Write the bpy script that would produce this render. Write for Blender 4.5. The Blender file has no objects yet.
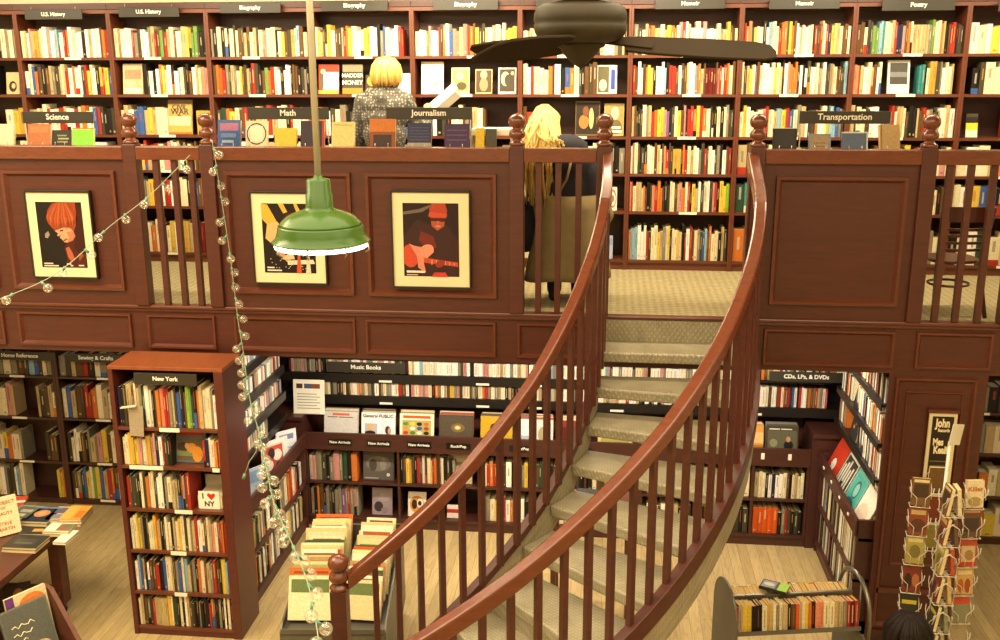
import bpy, bmesh, math, random
from mathutils import Vector, Matrix
sc = bpy.context.scene
COLL = sc.collection
PI = math.pi
CAM = Vector((0.0, 0.0, 4.2))
FPX = 1006.1
PITCH, YAW, ROLL = math.radians(14.42), math.radians(6.185), math.radians(-.224)
M2 = 2.45                                   # upper floor level
_cy, _sy, _cp, _sp = math.cos(YAW), math.sin(YAW), math.cos(PITCH), math.sin(PITCH)
FWD = Vector((-_sy*_cp, _cy*_cp, -_sp)); _r0 = Vector((_cy, _sy, 0)); _u0 = _r0.cross(FWD)
RIGHT = _r0*math.cos(ROLL)+_u0*math.sin(ROLL); UP = _u0*math.cos(ROLL)-_r0*math.sin(ROLL)
def ray(px, py): return FWD*FPX+RIGHT*(px-500)-UP*(py-320)
def aty(px, py, y): d = ray(px, py); return CAM+d*(y/d.y)          # measure the photo on a plane of known depth
def atz(px, py, z): d = ray(px, py); return CAM+d*((z-CAM.z)/d.z)
def atx(px, py, x): d = ray(px, py); return CAM+d*(x/d.x)
def proj(p):
    d = Vector(p)-CAM; z = d.dot(FWD)
    return 500+FPX*d.dot(RIGHT)/z, 320-FPX*d.dot(UP)/z

def lin(h):
    if not isinstance(h, str): return h
    h = h.lstrip('#'); c = [int(h[i:i+2], 16)/255 for i in (0, 2, 4)]
    return tuple((x/12.92 if x <= .04045 else ((x+.055)/1.055)**2.4) for x in c)+(1.0,)

# ---------------------------------------------------------------- materials
MATS = {}
def base(name, rough=.5, metal=0., spec=.5):
    m = bpy.data.materials.new(name); m.use_nodes = True
    nt = m.node_tree; b = nt.nodes['Principled BSDF']
    b.inputs['Roughness'].default_value = rough; b.inputs['Metallic'].default_value = metal
    b.inputs['Specular IOR Level'].default_value = spec
    MATS[name] = m
    return m, nt, b
def ramp(nt, fac, stops):
    r = nt.nodes.new('ShaderNodeValToRGB'); nt.links.new(fac, r.inputs[0])
    el = r.color_ramp.elements
    while len(el) < len(stops): el.new(.5)
    for e, (p, c) in zip(el, stops): e.position = p; e.color = lin(c)
    return r.outputs[0]
def coords(nt, scale=(1, 1, 1), rot=(0, 0, 0), out='Object'):
    t = nt.nodes.new('ShaderNodeTexCoord'); mp = nt.nodes.new('ShaderNodeMapping')
    mp.inputs['Scale'].default_value = scale; mp.inputs['Rotation'].default_value = rot
    nt.links.new(t.outputs[out], mp.inputs[0]); return mp.outputs[0]
def noise(nt, vec, scale, detail=4, dist=0.):
    n = nt.nodes.new('ShaderNodeTexNoise'); n.inputs['Scale'].default_value = scale
    n.inputs['Detail'].default_value = detail; n.inputs['Distortion'].default_value = dist
    nt.links.new(vec, n.inputs['Vector']); return n.outputs[0]
def bump(nt, b, h, strength=.2, dist=.01):
    bn = nt.nodes.new('ShaderNodeBump'); bn.inputs['Strength'].default_value = strength; bn.inputs['Distance'].default_value = dist
    nt.links.new(h, bn.inputs['Height']); nt.links.new(bn.outputs[0], b.inputs['Normal'])
def plain(name, c, rough=.5, metal=0., vary=.08, scale=8, spec=.5):
    m, nt, b = base(name, rough, metal, spec); c = lin(c)
    lo = tuple(x*(1-vary) for x in c[:3])+(1,); hi = tuple(min(1, x*(1+vary)) for x in c[:3])+(1,)
    nt.links.new(ramp(nt, noise(nt, coords(nt), scale), [(.3, lo), (.7, hi)]), b.inputs['Base Color'])
    return m
def wood(name, c1, c2, rough=.35, scale=(1, 1, 1), rot=(0, 0, 0), coat=.15):
    m, nt, b = base(name, rough)
    v = coords(nt, scale, rot)
    nt.links.new(ramp(nt, noise(nt, v, 6, 6, 1.2), [(.25, c1), (.75, c2)]), b.inputs['Base Color'])
    b.inputs['Coat Weight'].default_value = coat; b.inputs['Coat Roughness'].default_value = .25
    bump(nt, b, noise(nt, v, 14, 3), .04, .004)
    return m
wood('mahogany', '401a11', '522316', .42, (.6, .6, 5))
wood('mahogany_h', '401a11', '522316', .42, (.6, 5, 5))
wood('moulding', '502619', '62301f', .3, (.8, 4, 4), coat=.25)
wood('rail', '5c2a19', '6f371f', .25, (1.5, 1.5, 6), coat=.4)
wood('shelf', '5a2c1a', '6d3a22', .4, (.6, 4, 4))
wood('shelf_back', '3a2218', '49291c', .55, (.6, .6, 4))
wood('darkwood', '3c1e17', '4a241a', .45, (.6, .6, 5))
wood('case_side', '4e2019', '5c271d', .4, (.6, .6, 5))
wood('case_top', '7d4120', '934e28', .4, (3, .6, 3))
wood('tablewood', '512b1b', '633723', .45, (.6, .6, 4))
plain('cream_wall', 'd9cfae', .85, vary=.03)
plain('ceiling_paint', 'd8cdb0', .9, vary=.02)
plain('black_sign', '2f2b22', .45)
plain('black_plastic', '16130f', .3)
plain('rack_black', '1c1815', .35)
plain('white_text', 'f3efdf', .6, vary=.02)
plain('label_white', 'efe9d2', .6, vary=.03)
plain('paper', 'f2ecd8', .8, vary=.03)
plain('page', 'dccb9c', .85, vary=.08, scale=60); plain('page_tan', 'cda868', .85, vary=.1, scale=60)
plain('mat_board', 'd9cb9e', .8, vary=.02)
plain('frame_black', '221a14', .35)
plain('metal_grey', '7d7a6c', .35, .7)
plain('metal_dark', '55524a', .4, .6)
plain('cart_grey', '6a675c', .45, .4)
plain('wire_white', 'd9d3c4', .35, .1)
plain('wire_steel', '9a968c', .3, .8)
plain('pipe', 'b9b39a', .35, .3)
plain('green_enamel', '3a5a1c', .25, vary=.05, spec=.35)
plain('green_plastic', '5f8a6e', .5); plain('wire_pale', '93a083', .5)
plain('fan_bronze', '2f2716', .5, .1, spec=.3)
plain('fan_blade', '2b2114', .9, spec=.1)
plain('carpet_light', 'b9a87c', .95)
plain('skin', 'd9a27c', .55, vary=.05)
plain('lips', 'b0645a', .5)
plain('eye_dark', '2a1c14', .3)
plain('navy_knit', '24222c', .9, vary=.15, scale=40)
plain('khaki', '84714a', .9, vary=.1, scale=14)
plain('black_cloth', '17151a', .85)
plain('denim', '39414f', .9)
plain('shoe', '2a211c', .5)
plain('chair_wood', '4a1f16', .35)
plain('rubber', '1b1a18', .7)
plain('cream_card', 'efe0b4', .8, vary=.03)
plain('orange_ink', 'b5652e', .8)
plain('acrylic_edge', 'cfc8b2', .3)

def floor_mat():
    m, nt, b = base('floor_planks', .42)
    v = coords(nt, (1, 1, 1), (0, 0, PI/2))
    br = nt.nodes.new('ShaderNodeTexBrick'); nt.links.new(v, br.inputs['Vector'])
    br.inputs['Scale'].default_value = 1.0; br.inputs['Brick Width'].default_value = 1.6; br.inputs['Row Height'].default_value = .085
    br.inputs['Mortar Size'].default_value = .0014; br.offset = .37
    br.inputs['Color1'].default_value = lin('ac9760'); br.inputs['Color2'].default_value = lin('c0ab72'); br.inputs['Mortar'].default_value = lin('7d6538')
    g = ramp(nt, noise(nt, coords(nt, (9, 1.0, 1)), 3.5, 8, 2.2), [(.3, '857243'), (.55, 'bba76e'), (.8, 'cab980')])
    mx = nt.nodes.new('ShaderNodeMix'); mx.data_type = 'RGBA'; mx.blend_type = 'MULTIPLY'; mx.inputs[0].default_value = .65
    nt.links.new(br.outputs[0], mx.inputs[6]); nt.links.new(g, mx.inputs[7])
    hs = nt.nodes.new('ShaderNodeHueSaturation'); hs.inputs['Value'].default_value = 1.55; hs.inputs['Saturation'].default_value = .85
    nt.links.new(mx.outputs[2], hs.inputs['Color']); nt.links.new(hs.outputs[0], b.inputs['Base Color'])
    bump(nt, b, br.outputs[1], .15, .002); return m
floor_mat()
def carpet_mat():
    m, nt, b = base('carpet', .95, 0, .1)
    ck = nt.nodes.new('ShaderNodeTexChecker'); ck.inputs['Scale'].default_value = 26
    nt.links.new(coords(nt, (1, 1, 1), (0, 0, PI/4)), ck.inputs[0]); ck.inputs[1].default_value = lin('988c6a'); ck.inputs[2].default_value = lin('a89d7a')
    mx = nt.nodes.new('ShaderNodeMix'); mx.data_type = 'RGBA'; mx.blend_type = 'MULTIPLY'; mx.inputs[0].default_value = .4
    nt.links.new(ck.outputs[0], mx.inputs[6]); nt.links.new(ramp(nt, noise(nt, coords(nt), 40, 5), [(.3, 'a39a80'), (.7, 'ffffff')]), mx.inputs[7])
    nt.links.new(mx.outputs[2], b.inputs['Base Color']); return m
carpet_mat()
def plate_mat():                             # raised diamond tread plate
    m, nt, b = base('tread_plate', .42, .2)
    def wave(rot):
        w = nt.nodes.new('ShaderNodeTexWave'); w.inputs['Scale'].default_value = 15; w.inputs['Distortion'].default_value = 0
        nt.links.new(coords(nt, (1, 1, 1), rot), w.inputs[0]); return w.outputs[1]
    mul = nt.nodes.new('ShaderNodeMath'); mul.operation = 'MULTIPLY'
    nt.links.new(wave((0, .6, PI/4)), mul.inputs[0]); nt.links.new(wave((0, -.6, -PI/4)), mul.inputs[1])
    c = ramp(nt, noise(nt, coords(nt), 7, 5), [(.3, 'a39a80'), (.7, 'bab092')])
    mx = nt.nodes.new('ShaderNodeMix'); mx.data_type = 'RGBA'; mx.blend_type = 'OVERLAY'; mx.inputs[0].default_value = .35
    nt.links.new(c, mx.inputs[6]); nt.links.new(ramp(nt, mul.outputs[0], [(.2, '6a6a6a'), (.6, 'a8a8a8')]), mx.inputs[7])
    nt.links.new(mx.outputs[2], b.inputs['Base Color']); bump(nt, b, mul.outputs[0], .5, .006); return m
plate_mat()
def col_mat(name, rough):                    # colour comes from the mesh: cloth, printed boards, covers
    m, nt, b = base(name, rough, 0, .25)
    a = nt.nodes.new('ShaderNodeAttribute'); a.attribute_name = 'Col'
    mx = nt.nodes.new('ShaderNodeMix'); mx.data_type = 'RGBA'; mx.blend_type = 'MULTIPLY'; mx.inputs[0].default_value = .35
    nt.links.new(a.outputs[0], mx.inputs[6])
    nt.links.new(ramp(nt, noise(nt, coords(nt, (1, 1, 1)), 90, 3), [(.35, 'b8b2a8'), (.6, 'ffffff')]), mx.inputs[7])
    nt.links.new(mx.outputs[2], b.inputs['Base Color']); return m
col_mat('printed', .45); col_mat('gloss_print', .45)
def hair_mat(name, c1, c2, c3):
    m, nt, b = base(name, .38 if c1 > '8' else .6, 0, .5 if c1 > '8' else .2)
    nt.links.new(ramp(nt, noise(nt, coords(nt, (60, 60, 3)), 1.5, 4), [(.25, c1), (.5, c2), (.75, c3)]), b.inputs['Base Color']); return m
hair_mat('blonde_bob', 'a87e34', 'd0a550', 'e6cc88'); hair_mat('blonde_long', 'b58a3a', 'd8b662', 'ecd79a'); hair_mat('dark_hair', '0c0604', '150b07', '2a1810')
def dotted():
    m, nt, b = base('dotted_blouse', .85)
    v = nt.nodes.new('ShaderNodeTexVoronoi'); v.inputs['Scale'].default_value = 46; nt.links.new(coords(nt), v.inputs['Vector']); v.inputs['Randomness'].default_value = .55
    nt.links.new(ramp(nt, v.outputs['Distance'], [(.2, 'a8a294'), (.4, '5b574d'), (.8, '4a473f')]), b.inputs['Base Color'])
dotted()
def glass():                                 # thin clear globe: mostly see-through, glossy at the rim
    m, nt, b = base('bulb_glass', .03); out = nt.nodes['Material Output']
    t = nt.nodes.new('ShaderNodeBsdfTransparent'); g = nt.nodes.new('ShaderNodeBsdfGlossy'); g.inputs['Roughness'].default_value = .08; g.inputs['Color'].default_value = lin('fff6e4')
    d = nt.nodes.new('ShaderNodeBsdfDiffuse'); d.inputs[0].default_value = lin('e6dfc8')
    f = nt.nodes.new('ShaderNodeLayerWeight'); f.inputs[0].default_value = .35
    mp = nt.nodes.new('ShaderNodeMapRange'); mp.inputs[3].default_value = .12; mp.inputs[4].default_value = .75; nt.links.new(f.outputs['Facing'], mp.inputs[0])
    m0 = nt.nodes.new('ShaderNodeMixShader'); m0.inputs[0].default_value = .35; nt.links.new(g.outputs[0], m0.inputs[1]); nt.links.new(d.outputs[0], m0.inputs[2])
    mx = nt.nodes.new('ShaderNodeMixShader'); nt.links.new(mp.outputs[0], mx.inputs[0]); nt.links.new(t.outputs[0], mx.inputs[1]); nt.links.new(m0.outputs[0], mx.inputs[2])
    nt.links.new(mx.outputs[0], out.inputs[0])
glass()
def emit(name, c, s):
    m, nt, b = base(name, .4); b.inputs['Emission Color'].default_value = lin(c); b.inputs['Emission Strength'].default_value = s; b.inputs['Base Color'].default_value = lin(c)
emit('tube_glow', 'fff6ea', 9.0)

# ---------------------------------------------------------------- mesh building
class MB:
    def __init__(s): s.v = []; s.f = []; s.m = []; s.c = []; s.sm = []; s.mats = []
    def add(s, vs, fs, mat, col=None, smooth=False):
        if mat not in s.mats: s.mats.append(mat)
        k = s.mats.index(mat); o = len(s.v)
        s.v.extend(Vector(p) for p in vs)
        c = lin(col) if col is not None else (1, 1, 1, 1)
        for f in fs: s.f.append([i+o for i in f]); s.m.append(k); s.c.append(c); s.sm.append(smooth)
        return s
    def box(s, x0, x1, y0, y1, z0, z1, mat, col=None, M=None):
        p = [(x, y, z) for z in (z0, z1) for y in (y0, y1) for x in (x0, x1)]
        if M is not None: p = [M @ Vector(q) for q in p]
        return s.add(p, [(0, 2, 3, 1), (4, 5, 7, 6), (0, 1, 5, 4), (2, 6, 7, 3), (0, 4, 6, 2), (1, 3, 7, 5)], mat, col)
    def quad(s, p, mat, col=None): return s.add(p, [tuple(range(len(p)))], mat, col)
    def tube(s, pts, r, mat, n=8, col=None, closed=False, smooth=True):
        pts = [Vector(p) for p in pts]; N = len(pts); rs = r if isinstance(r, (list, tuple)) else [r]*N
        vs = []; up = None
        for i, p in enumerate(pts):
            if closed: d = pts[(i+1) % N]-pts[i-1]
            else: d = pts[min(i+1, N-1)]-pts[max(i-1, 0)]
            d.normalize()
            if up is None:
                up = Vector((0, 0, 1)) if abs(d.z) < .9 else Vector((1, 0, 0))
            a = d.cross(up)
            if a.length < 1e-5: a = d.cross(Vector((.3, 1, .2)))
            a.normalize(); b = a.cross(d); up = b
            for k in range(n):
                t = 2*PI*k/n; vs.append(p+a*(math.cos(t)*rs[i])+b*(math.sin(t)*rs[i]))
        fs = []
        for i in range(N if closed else N-1):
            j = (i+1) % N
            for k in range(n): fs.append((i*n+k, i*n+(k+1) % n, j*n+(k+1) % n, j*n+k))
        if not closed: fs += [tuple(range(n))[::-1], tuple((N-1)*n+k for k in range(n))]
        return s.add(vs, fs, mat, col, smooth)
    def lathe(s, prof, c, mat, n=24, col=None, smooth=True, M=None):
        vs = []; c = Vector(c)
        for (r, z) in prof:
            for k in range(n):
                q = Vector((r*math.cos(2*PI*k/n), r*math.sin(2*PI*k/n), z)); vs.append(c+(M @ q if M else q))
        fs = []
        for i in range(len(prof)-1):
            for k in range(n): fs.append((i*n+k, i*n+(k+1) % n, (i+1)*n+(k+1) % n, (i+1)*n+k))
        fs += [tuple(range(n))[::-1], tuple((len(prof)-1)*n+k for k in range(n))]
        return s.add(vs, fs, mat, col, smooth)
    def prism(s, poly, z0, z1, mat, col=None, M=None):          # poly in local xy, extruded along local z
        n = len(poly); p = [Vector((x, y, z)) for z in (z0, z1) for (x, y) in poly]
        if M is not None: p = [M @ q for q in p]
        return s.add(p, [tuple(range(n))[::-1], tuple(range(n, 2*n))]+[(i, (i+1) % n, n+(i+1) % n, n+i) for i in range(n)], mat, col)
    def sweep(s, frames, mat, col=None, smooth=False, caps=True):  # frames: list of rings of equal length
        n = len(frames[0]); vs = [p for fr in frames for p in fr]; fs = []
        for i in range(len(frames)-1):
            for k in range(n): fs.append((i*n+k, i*n+(k+1) % n, (i+1)*n+(k+1) % n, (i+1)*n+k))
        if caps: fs += [tuple(range(n))[::-1], tuple((len(frames)-1)*n+k for k in range(n))]
        return s.add(vs, fs, mat, col, smooth)
    def mesh(s, name, off=Vector((0, 0, 0))):
        me = bpy.data.meshes.new(name)
        me.from_pydata([tuple(p-off) for p in s.v], [], s.f)
        for m in s.mats: me.materials.append(MATS[m])
        me.polygons.foreach_set('material_index', s.m); me.polygons.foreach_set('use_smooth', s.sm)
        a = me.color_attributes.new('Col', 'FLOAT_COLOR', 'CORNER')
        buf = []
        for f, c in zip(s.f, s.c): buf.extend(list(c)*len(f))
        a.data.foreach_set('color', buf)
        me.validate(); me.update(); return me
    def build(s, name, parent=None, bevel=0, loc=None, fix=False):
        if loc is None and parent is None:
            xs = [p.x for p in s.v]; ys = [p.y for p in s.v]; zs = [p.z for p in s.v]
            loc = Vector(((min(xs)+max(xs))/2, (min(ys)+max(ys))/2, min(zs)))
        if parent is not None: loc = parent_world(parent)
        me = s.mesh(name, loc)
        if fix:
            b = bmesh.new(); b.from_mesh(me); bmesh.ops.recalc_face_normals(b, faces=b.faces); b.to_mesh(me); b.free()
        o = bpy.data.objects.new(name, me); COLL.objects.link(o)
        if parent is not None: o.parent = parent
        else: o.location = loc
        if bevel:
            bv = o.modifiers.new('soft', 'BEVEL'); bv.width = bevel; bv.segments = 2; bv.limit_method = 'ANGLE'
        return o
WORLD = {}
def parent_world(o):
    p = Vector((0, 0, 0))
    while o is not None: p = p+o.location; o = o.parent
    return p
def thing(name, label, cat, loc=(0, 0, 0), group=None):
    o = bpy.data.objects.new(name, None); COLL.objects.link(o); o.location = loc; o.empty_display_size = .1
    o['label'] = label; o['category'] = cat
    if group: o['group'] = group
    return o
def tag(o, label, cat, group=None):
    o['label'] = label; o['category'] = cat
    if group: o['group'] = group
    return o
def struct(o): o['kind'] = 'structure'; return o
def text(s, size, loc, mat, parent, name='lettering', R=None, sx=1.0, bold=.0):
    cu = bpy.data.curves.new('t', 'FONT'); cu.body = s; cu.size = size; cu.align_x = 'CENTER'; cu.align_y = 'CENTER'; cu.extrude = .0012; cu.offset = bold; cu.resolution_u = 3
    o = bpy.data.objects.new('t', cu); COLL.objects.link(o)
    me = bpy.data.meshes.new_from_object(o.evaluated_get(bpy.context.evaluated_depsgraph_get()))
    bpy.data.objects.remove(o)
    T = Matrix.Translation(Vector(loc)) @ (R if R is not None else Matrix.Rotation(PI/2, 4, 'X')) @ Matrix.Diagonal((sx, 1, 1, 1))
    off = parent_world(parent) if parent else Vector((0, 0, 0))
    me.transform(Matrix.Translation(-off) @ T); me.materials.clear(); me.materials.append(MATS[mat])
    r = bpy.data.objects.new(name, me); COLL.objects.link(r); r.parent = parent; return r
def panel_frame(mb, x0, x1, z0, z1, y, w=.035, d=.022, mat='moulding'):   # raised picture-frame moulding on a wall facing -y
    def ring(ins, yy): return [Vector((x0+ins, yy, z0+ins)), Vector((x1-ins, yy, z0+ins)), Vector((x1-ins, yy, z1-ins)), Vector((x0+ins, yy, z1-ins))]
    rings = [ring(0, y), ring(.004, y-d), ring(w*.55, y-d), ring(w, y+.0)]
    vs = [p for r in rings for p in r]; fs = []
    for i in range(3):
        for k in range(4): fs.append((i*4+k, i*4+(k+1) % 4, (i+1)*4+(k+1) % 4, (i+1)*4+k))
    mb.add(vs, fs, mat); return mb
LE = 1.0; EXPO = -0.22
# ================================================================ the setting
XL, XR, YB = -6.6, 4.6, 8.92
struct(MB().box(XL, XR, -1.2, YB+.1, -.12, 0, 'floor_planks').build('floor'))
struct(MB().box(XL, XR, 6.99, YB+.1, 2.10, 2.435, 'mahogany_h').build('floor_upper'))
struct(MB().box(XL, XR, 7.0, YB, 2.435, M2, 'carpet').build('floor_upper_carpet'))
struct(MB().box(XL, XR, YB, YB+.1, 0, 5.1, 'cream_wall').build('wall_back'))
struct(MB().box(XL-.1, XL, -1.2, YB+.1, 0, 5.1, 'cream_wall').build('wall_left'))
struct(MB().box(XR, XR+.1, -1.2, YB+.1, 0, 5.1, 'cream_wall').build('wall_right'))
struct(MB().box(XL, XR, -1.3, -1.2, 0, 5.1, 'cream_wall').build('wall_front'))
struct(MB().box(XL, XR, -1.3, YB+.1, 5.1, 5.2, 'ceiling_paint').build('ceiling'))
# balcony fascia with raised panels
fas = struct(MB().box(XL, XR, 6.95, 6.99, 2.085, 2.435, 'mahogany_h').build('wall_balcony'))
mb = MB()
for x0, x1 in ((-5.4, -4.53), (-4.42, -3.52), (-3.40, -2.87), (-2.73, -1.81), (-1.74, -.78), (-.63, -.10), (1.10, 1.99), (2.13, 2.64), (2.80, 3.7)):
    panel_frame(mb, x0, x1, 2.125, 2.39, 6.95)
mb.build('panel_moulding', fas)
mb = MB()
for x0, x1 in ((XL, -.03), (.97, XR)):
    mb.box(x0, x1, 6.915, 7.0, 2.435, 2.462, 'moulding').box(x0, x1, 6.93, 6.96, 2.41, 2.436, 'moulding')
mb.box(-.03, .97, 6.93, 7.0, 2.43, 2.456, 'moulding')
mb.build('edge_moulding', fas, bevel=.008)
# panelled pillar
pil = struct(MB().box(1.985, 2.64, 6.952, 6.99, 0, 2.085, 'mahogany').build('pillar'))
mb = MB(); panel_frame(mb, 2.02, 2.57, .12, 2.06, 6.952); panel_frame(mb, 2.10, 2.49, .62, 1.96, 6.952, .02, .012)
mb.box(2.02, 2.6, 6.93, 6.952, .40, .44, 'moulding'); mb.box(1.98, 2.645, 6.94, 6.952, 0, .09, 'darkwood')
mb.build('panel_moulding', pil)
pl2 = struct(MB().box(-3.30, -3.16, 6.99, 7.25, 0, 2.10, 'mahogany').build('pillar_left'))
# side walls of the recess under the balcony
struct(MB().box(-3.16, -3.10, 6.99, YB, 0, 2.10, 'darkwood').build('wall_recess_left'))
struct(MB().box(2.33, 2.40, 7.30, YB, 0, 2.10, 'darkwood').build('wall_recess_right'))
struct(MB().box(-3.1, 2.33, YB-.03, YB, 0, 2.10, 'darkwood').build('wall_recess_back'))

# ================================================================ balcony railings
BALL = [(.05, 0), (.056, .012), (.05, .024), (.034, .034), (.032, .044), (.05, .056), (.058, .075), (.052, .098), (.036, .112), (.033, .122),
        (.05, .132), (.058, .15), (.06, .168), (.055, .188), (.042, .204), (.02, .214), (.004, .217)]
def post(x, y, z0, z1, parent, w=.05, ball=1.0):
    p = MB().box(x-w, x+w, y-w, y+w, z0, z1, 'mahogany').build('post', parent, bevel=.006)
    mb = MB().lathe([(r*ball, z*ball) for r, z in BALL], (x, y, z1), 'rail', 20); mb.build('finial', p); return p
RZ0, RZ1 = 3.53, 3.625
def rail_seg(x0, x1, parent): MB().box(x0, x1, 6.90, 7.0, RZ0, RZ1, 'rail').build('cap_rail', parent, bevel=.006)
def bal(x, parent, z0=2.462, z1=RZ0): MB().box(x-.021, x+.021, 6.93, 6.972, z0, z1, 'mahogany').build('baluster', parent, bevel=.003)
def panel(x0, x1, frames, parent):
    p = MB().box(x0, x1, 6.935, 6.985, 2.462, RZ0, 'mahogany').build('panel', parent)
    mb = MB()
    for a, b in frames: panel_frame(mb, a, b, 2.565, 3.45, 6.935, .045, .026)
    mb.build('panel_moulding', p)
L = thing('balcony_railing', 'panelled mahogany balcony railing with three framed photographs, reaching the stair head', 'railing', (-3.0, 6.95, 2.462))
for x in (-3.40, -2.83, -.63, -.035): post(x, 6.95, 2.462, 3.64, L)
for a, b in ((XL+.02, -3.45), (-3.35, -2.88), (-2.78, -.68), (-.58, -.085)): rail_seg(a, b, L)
panel(XL+.02, -3.45, [(-5.45, -4.52), (-4.40, -3.53)], L); panel(-2.78, -.68, [(-2.72, -1.80), (-1.70, -.77)], L)
for x in (-3.225, -3.09, -2.965): bal(x, L)
for x in (-.48, -.345, -.205): bal(x, L)
Rr = thing('balcony_railing', 'panelled mahogany balcony railing over the CDs, LPs and DVDs opening, beside the wooden chair', 'railing', (2.0, 6.95, 2.462))
for x in (.985, 2.088, 2.70): post(x, 6.95, 2.462, 3.64, Rr)
for a, b in ((1.035, 2.038), (2.138, 2.65), (2.75, XR-.02)): rail_seg(a, b, Rr)
panel(1.035, 2.038, [(1.115, 1.975)], Rr); panel(2.75, XR-.02, [(2.85, 3.7)], Rr)
for x in (2.235, 2.37, 2.515): bal(x, Rr)

# ================================================================ curved staircase
SL, SG, SRI = .312, .323, 1.83
SCX, SCY, SRW, NR = -.03-SRI, 6.955-.312, SRI+.5, 14
RISE = M2/NR
KN = (0, .6, 1.2, 1.9, 2.7, 3.6, 6); KH = (1.13, 1.18, 1.10, .966, .86, .80, .80)
def spath(w, off):
    a = max(w-SL, 0)/SRW; rad = SRI+off
    return Vector((SCX+rad*math.cos(a), SCY-rad*math.sin(a)+max(SL-w, 0), 0))
def snormal(w):
    a = max(w-SL, 0)/SRW; return Vector((math.cos(a), -math.sin(a), 0))
def nose(w): return M2-w/SG*RISE
def hgt(w):
    for i in range(len(KN)-1):
        if w <= KN[i+1]:
            t = (w-KN[i])/(KN[i+1]-KN[i]); return KH[i]+(KH[i+1]-KH[i])*t
    return KH[-1]
ST = thing('staircase', 'curved open staircase of tread plate with mahogany handrails and square balusters', 'staircase', (-1.5, 4.9, 0))
def sector(w0, w1, z0, z1, name, mat='tread_plate', o0=.0, o1=1.0, k=4, nosec=False):
    A = [spath(w0+(w1-w0)*i/k, o0) for i in range(k+1)]; B = [spath(w0+(w1-w0)*i/k, o1) for i in range(k+1)]
    ring = A+B[::-1]; n = len(ring)
    vs = [p+Vector((0, 0, z)) for z in (z0, z1) for p in ring]
    return MB().add(vs, [tuple(range(n))[::-1], tuple(range(n, 2*n))]+[(i, (i+1) % n, n+(i+1) % n, n+i) for i in range(n)], mat).build(name, ST, bevel=.012, fix=True)
for i in range(1, NR):
    z = M2-RISE*i
    sector((i-1)*SG-.03, i*SG+.012, z-.07, z, 'tread')
    if i == 1: sector(.008, .014, z-.01, M2-.022, 'riser', k=1)
    elif i >= 8: sector((i-1)*SG-.015, (i-1)*SG-.008, z-.01, z+RISE-.06, 'riser', k=1)
def strip(off0, off1, za, zb, w0, w1, mat, name, n=40, bevel=0):
    fr = []
    for i in range(n+1):
        w = w0+(w1-w0)*i/n; a, b = spath(w, off0), spath(w, off1)
        lo = za(w); hi = zb(w)
        fr.append([Vector((a.x, a.y, lo)), Vector((b.x, b.y, lo)), Vector((b.x, b.y, hi)), Vector((a.x, a.y, hi))])
    return MB().sweep(fr, mat).build(name, ST, bevel=bevel, fix=True)
WE = SG*13.2
flo = lambda z: max(z, .02)
strip(-.03, 0, lambda w: flo(nose(w)-.20), lambda w: flo(nose(w)-.20)+.26, 0, WE, 'tread_plate', 'stringer')
strip(1.0, 1.03, lambda w: flo(nose(w)-.22), lambda w: flo(nose(w)-.22)+.22, 0, WE, 'tread_plate', 'stringer')
strip(-.045, .015, lambda w: flo(nose(w)+.05), lambda w: flo(nose(w)+.05)+.055, 0.02, WE, 'mahogany', 'shoe_rail', bevel=.004)
strip(.985, 1.045, lambda w: flo(nose(w)-.02), lambda w: flo(nose(w)-.02)+.12, 0.02, WE, 'mahogany', 'shoe_rail', bevel=.004)
WN = SG*10.55
strip(-.015, .055, lambda w: nose(w)+hgt(w)-.05, lambda w: nose(w)+hgt(w)+.045, .03, WN-.06, 'rail', 'handrail', 60, .012)
strip(.945, 1.02, lambda w: nose(w)+hgt(w)-.05, lambda w: nose(w)+hgt(w)+.045, .03, SG*11.6, 'rail', 'handrail', 60, .012)
def stair_bal(w, off, dz0):
    c = spath(w, off); nrm = snormal(w); t = Vector((nrm.y, -nrm.x, 0)); h = .016
    z0, z1 = nose(w)+dz0, nose(w)+hgt(w)-.04
    ring = [c+nrm*h+t*h, c-nrm*h+t*h, c-nrm*h-t*h, c+nrm*h-t*h]
    vs = [p+Vector((0, 0, z)) for z in (z0, z1) for p in ring]
    MB().add(vs, [(3, 2, 1, 0), (4, 5, 6, 7)]+[(i, (i+1) % 4, 4+(i+1) % 4, 4+i) for i in range(4)], 'mahogany').build('baluster', ST, fix=True)
k = .09
while k < WN-.1:
    stair_bal(k, .02, .08); k += SG*.5
k = .09
while k < SG*11.5:
    stair_bal(k, 1.0, .08); k += SG*.37
nw = spath(WN, .02); post(nw.x, nw.y, .02, nose(WN)+.80+.0, ST, .045, .95)
nw = spath(SG*11.75, .98); post(nw.x, nw.y, .02, nose(SG*11.75)+.92, ST, .045, .95)
# ================================================================ book rows are collected first, built last (the 300 that show largest one by one)
PAL = dict(w='f6f1e2', c='e9dcb6', t='bfa878', y='dcbc45', Y='c9a146', o='cf7431', O='d85a1c', r='a93226', m='6a1f1a', n='644628', k='211d19', d='46402f', g='87806c',
           b='3f5f9c', v='272c4c', u='8db0bf', e='6f9448', E='2f4a35', l='8fbf3f', q='3c8781', p='cf8f88', P='84588a', s='d98663', x='b9a892')
NAMES = dict(w='white', c='cream', t='tan', y='yellow', Y='golden', o='orange', O='bright orange', r='red', m='maroon', n='brown', k='black', d='dark olive', g='grey',
             b='blue', v='navy', u='pale blue', e='green', E='dark green', l='lime', q='teal', p='pink', P='purple', s='salmon', x='beige')
ONES = 'first second third fourth fifth sixth seventh eighth ninth tenth eleventh twelfth thirteenth fourteenth fifteenth sixteenth seventeenth eighteenth nineteenth'.split()
TENS = {2: 'twenty', 3: 'thirty', 4: 'forty', 5: 'fifty', 6: 'sixty', 7: 'seventy', 8: 'eighty', 9: 'ninety'}
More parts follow.
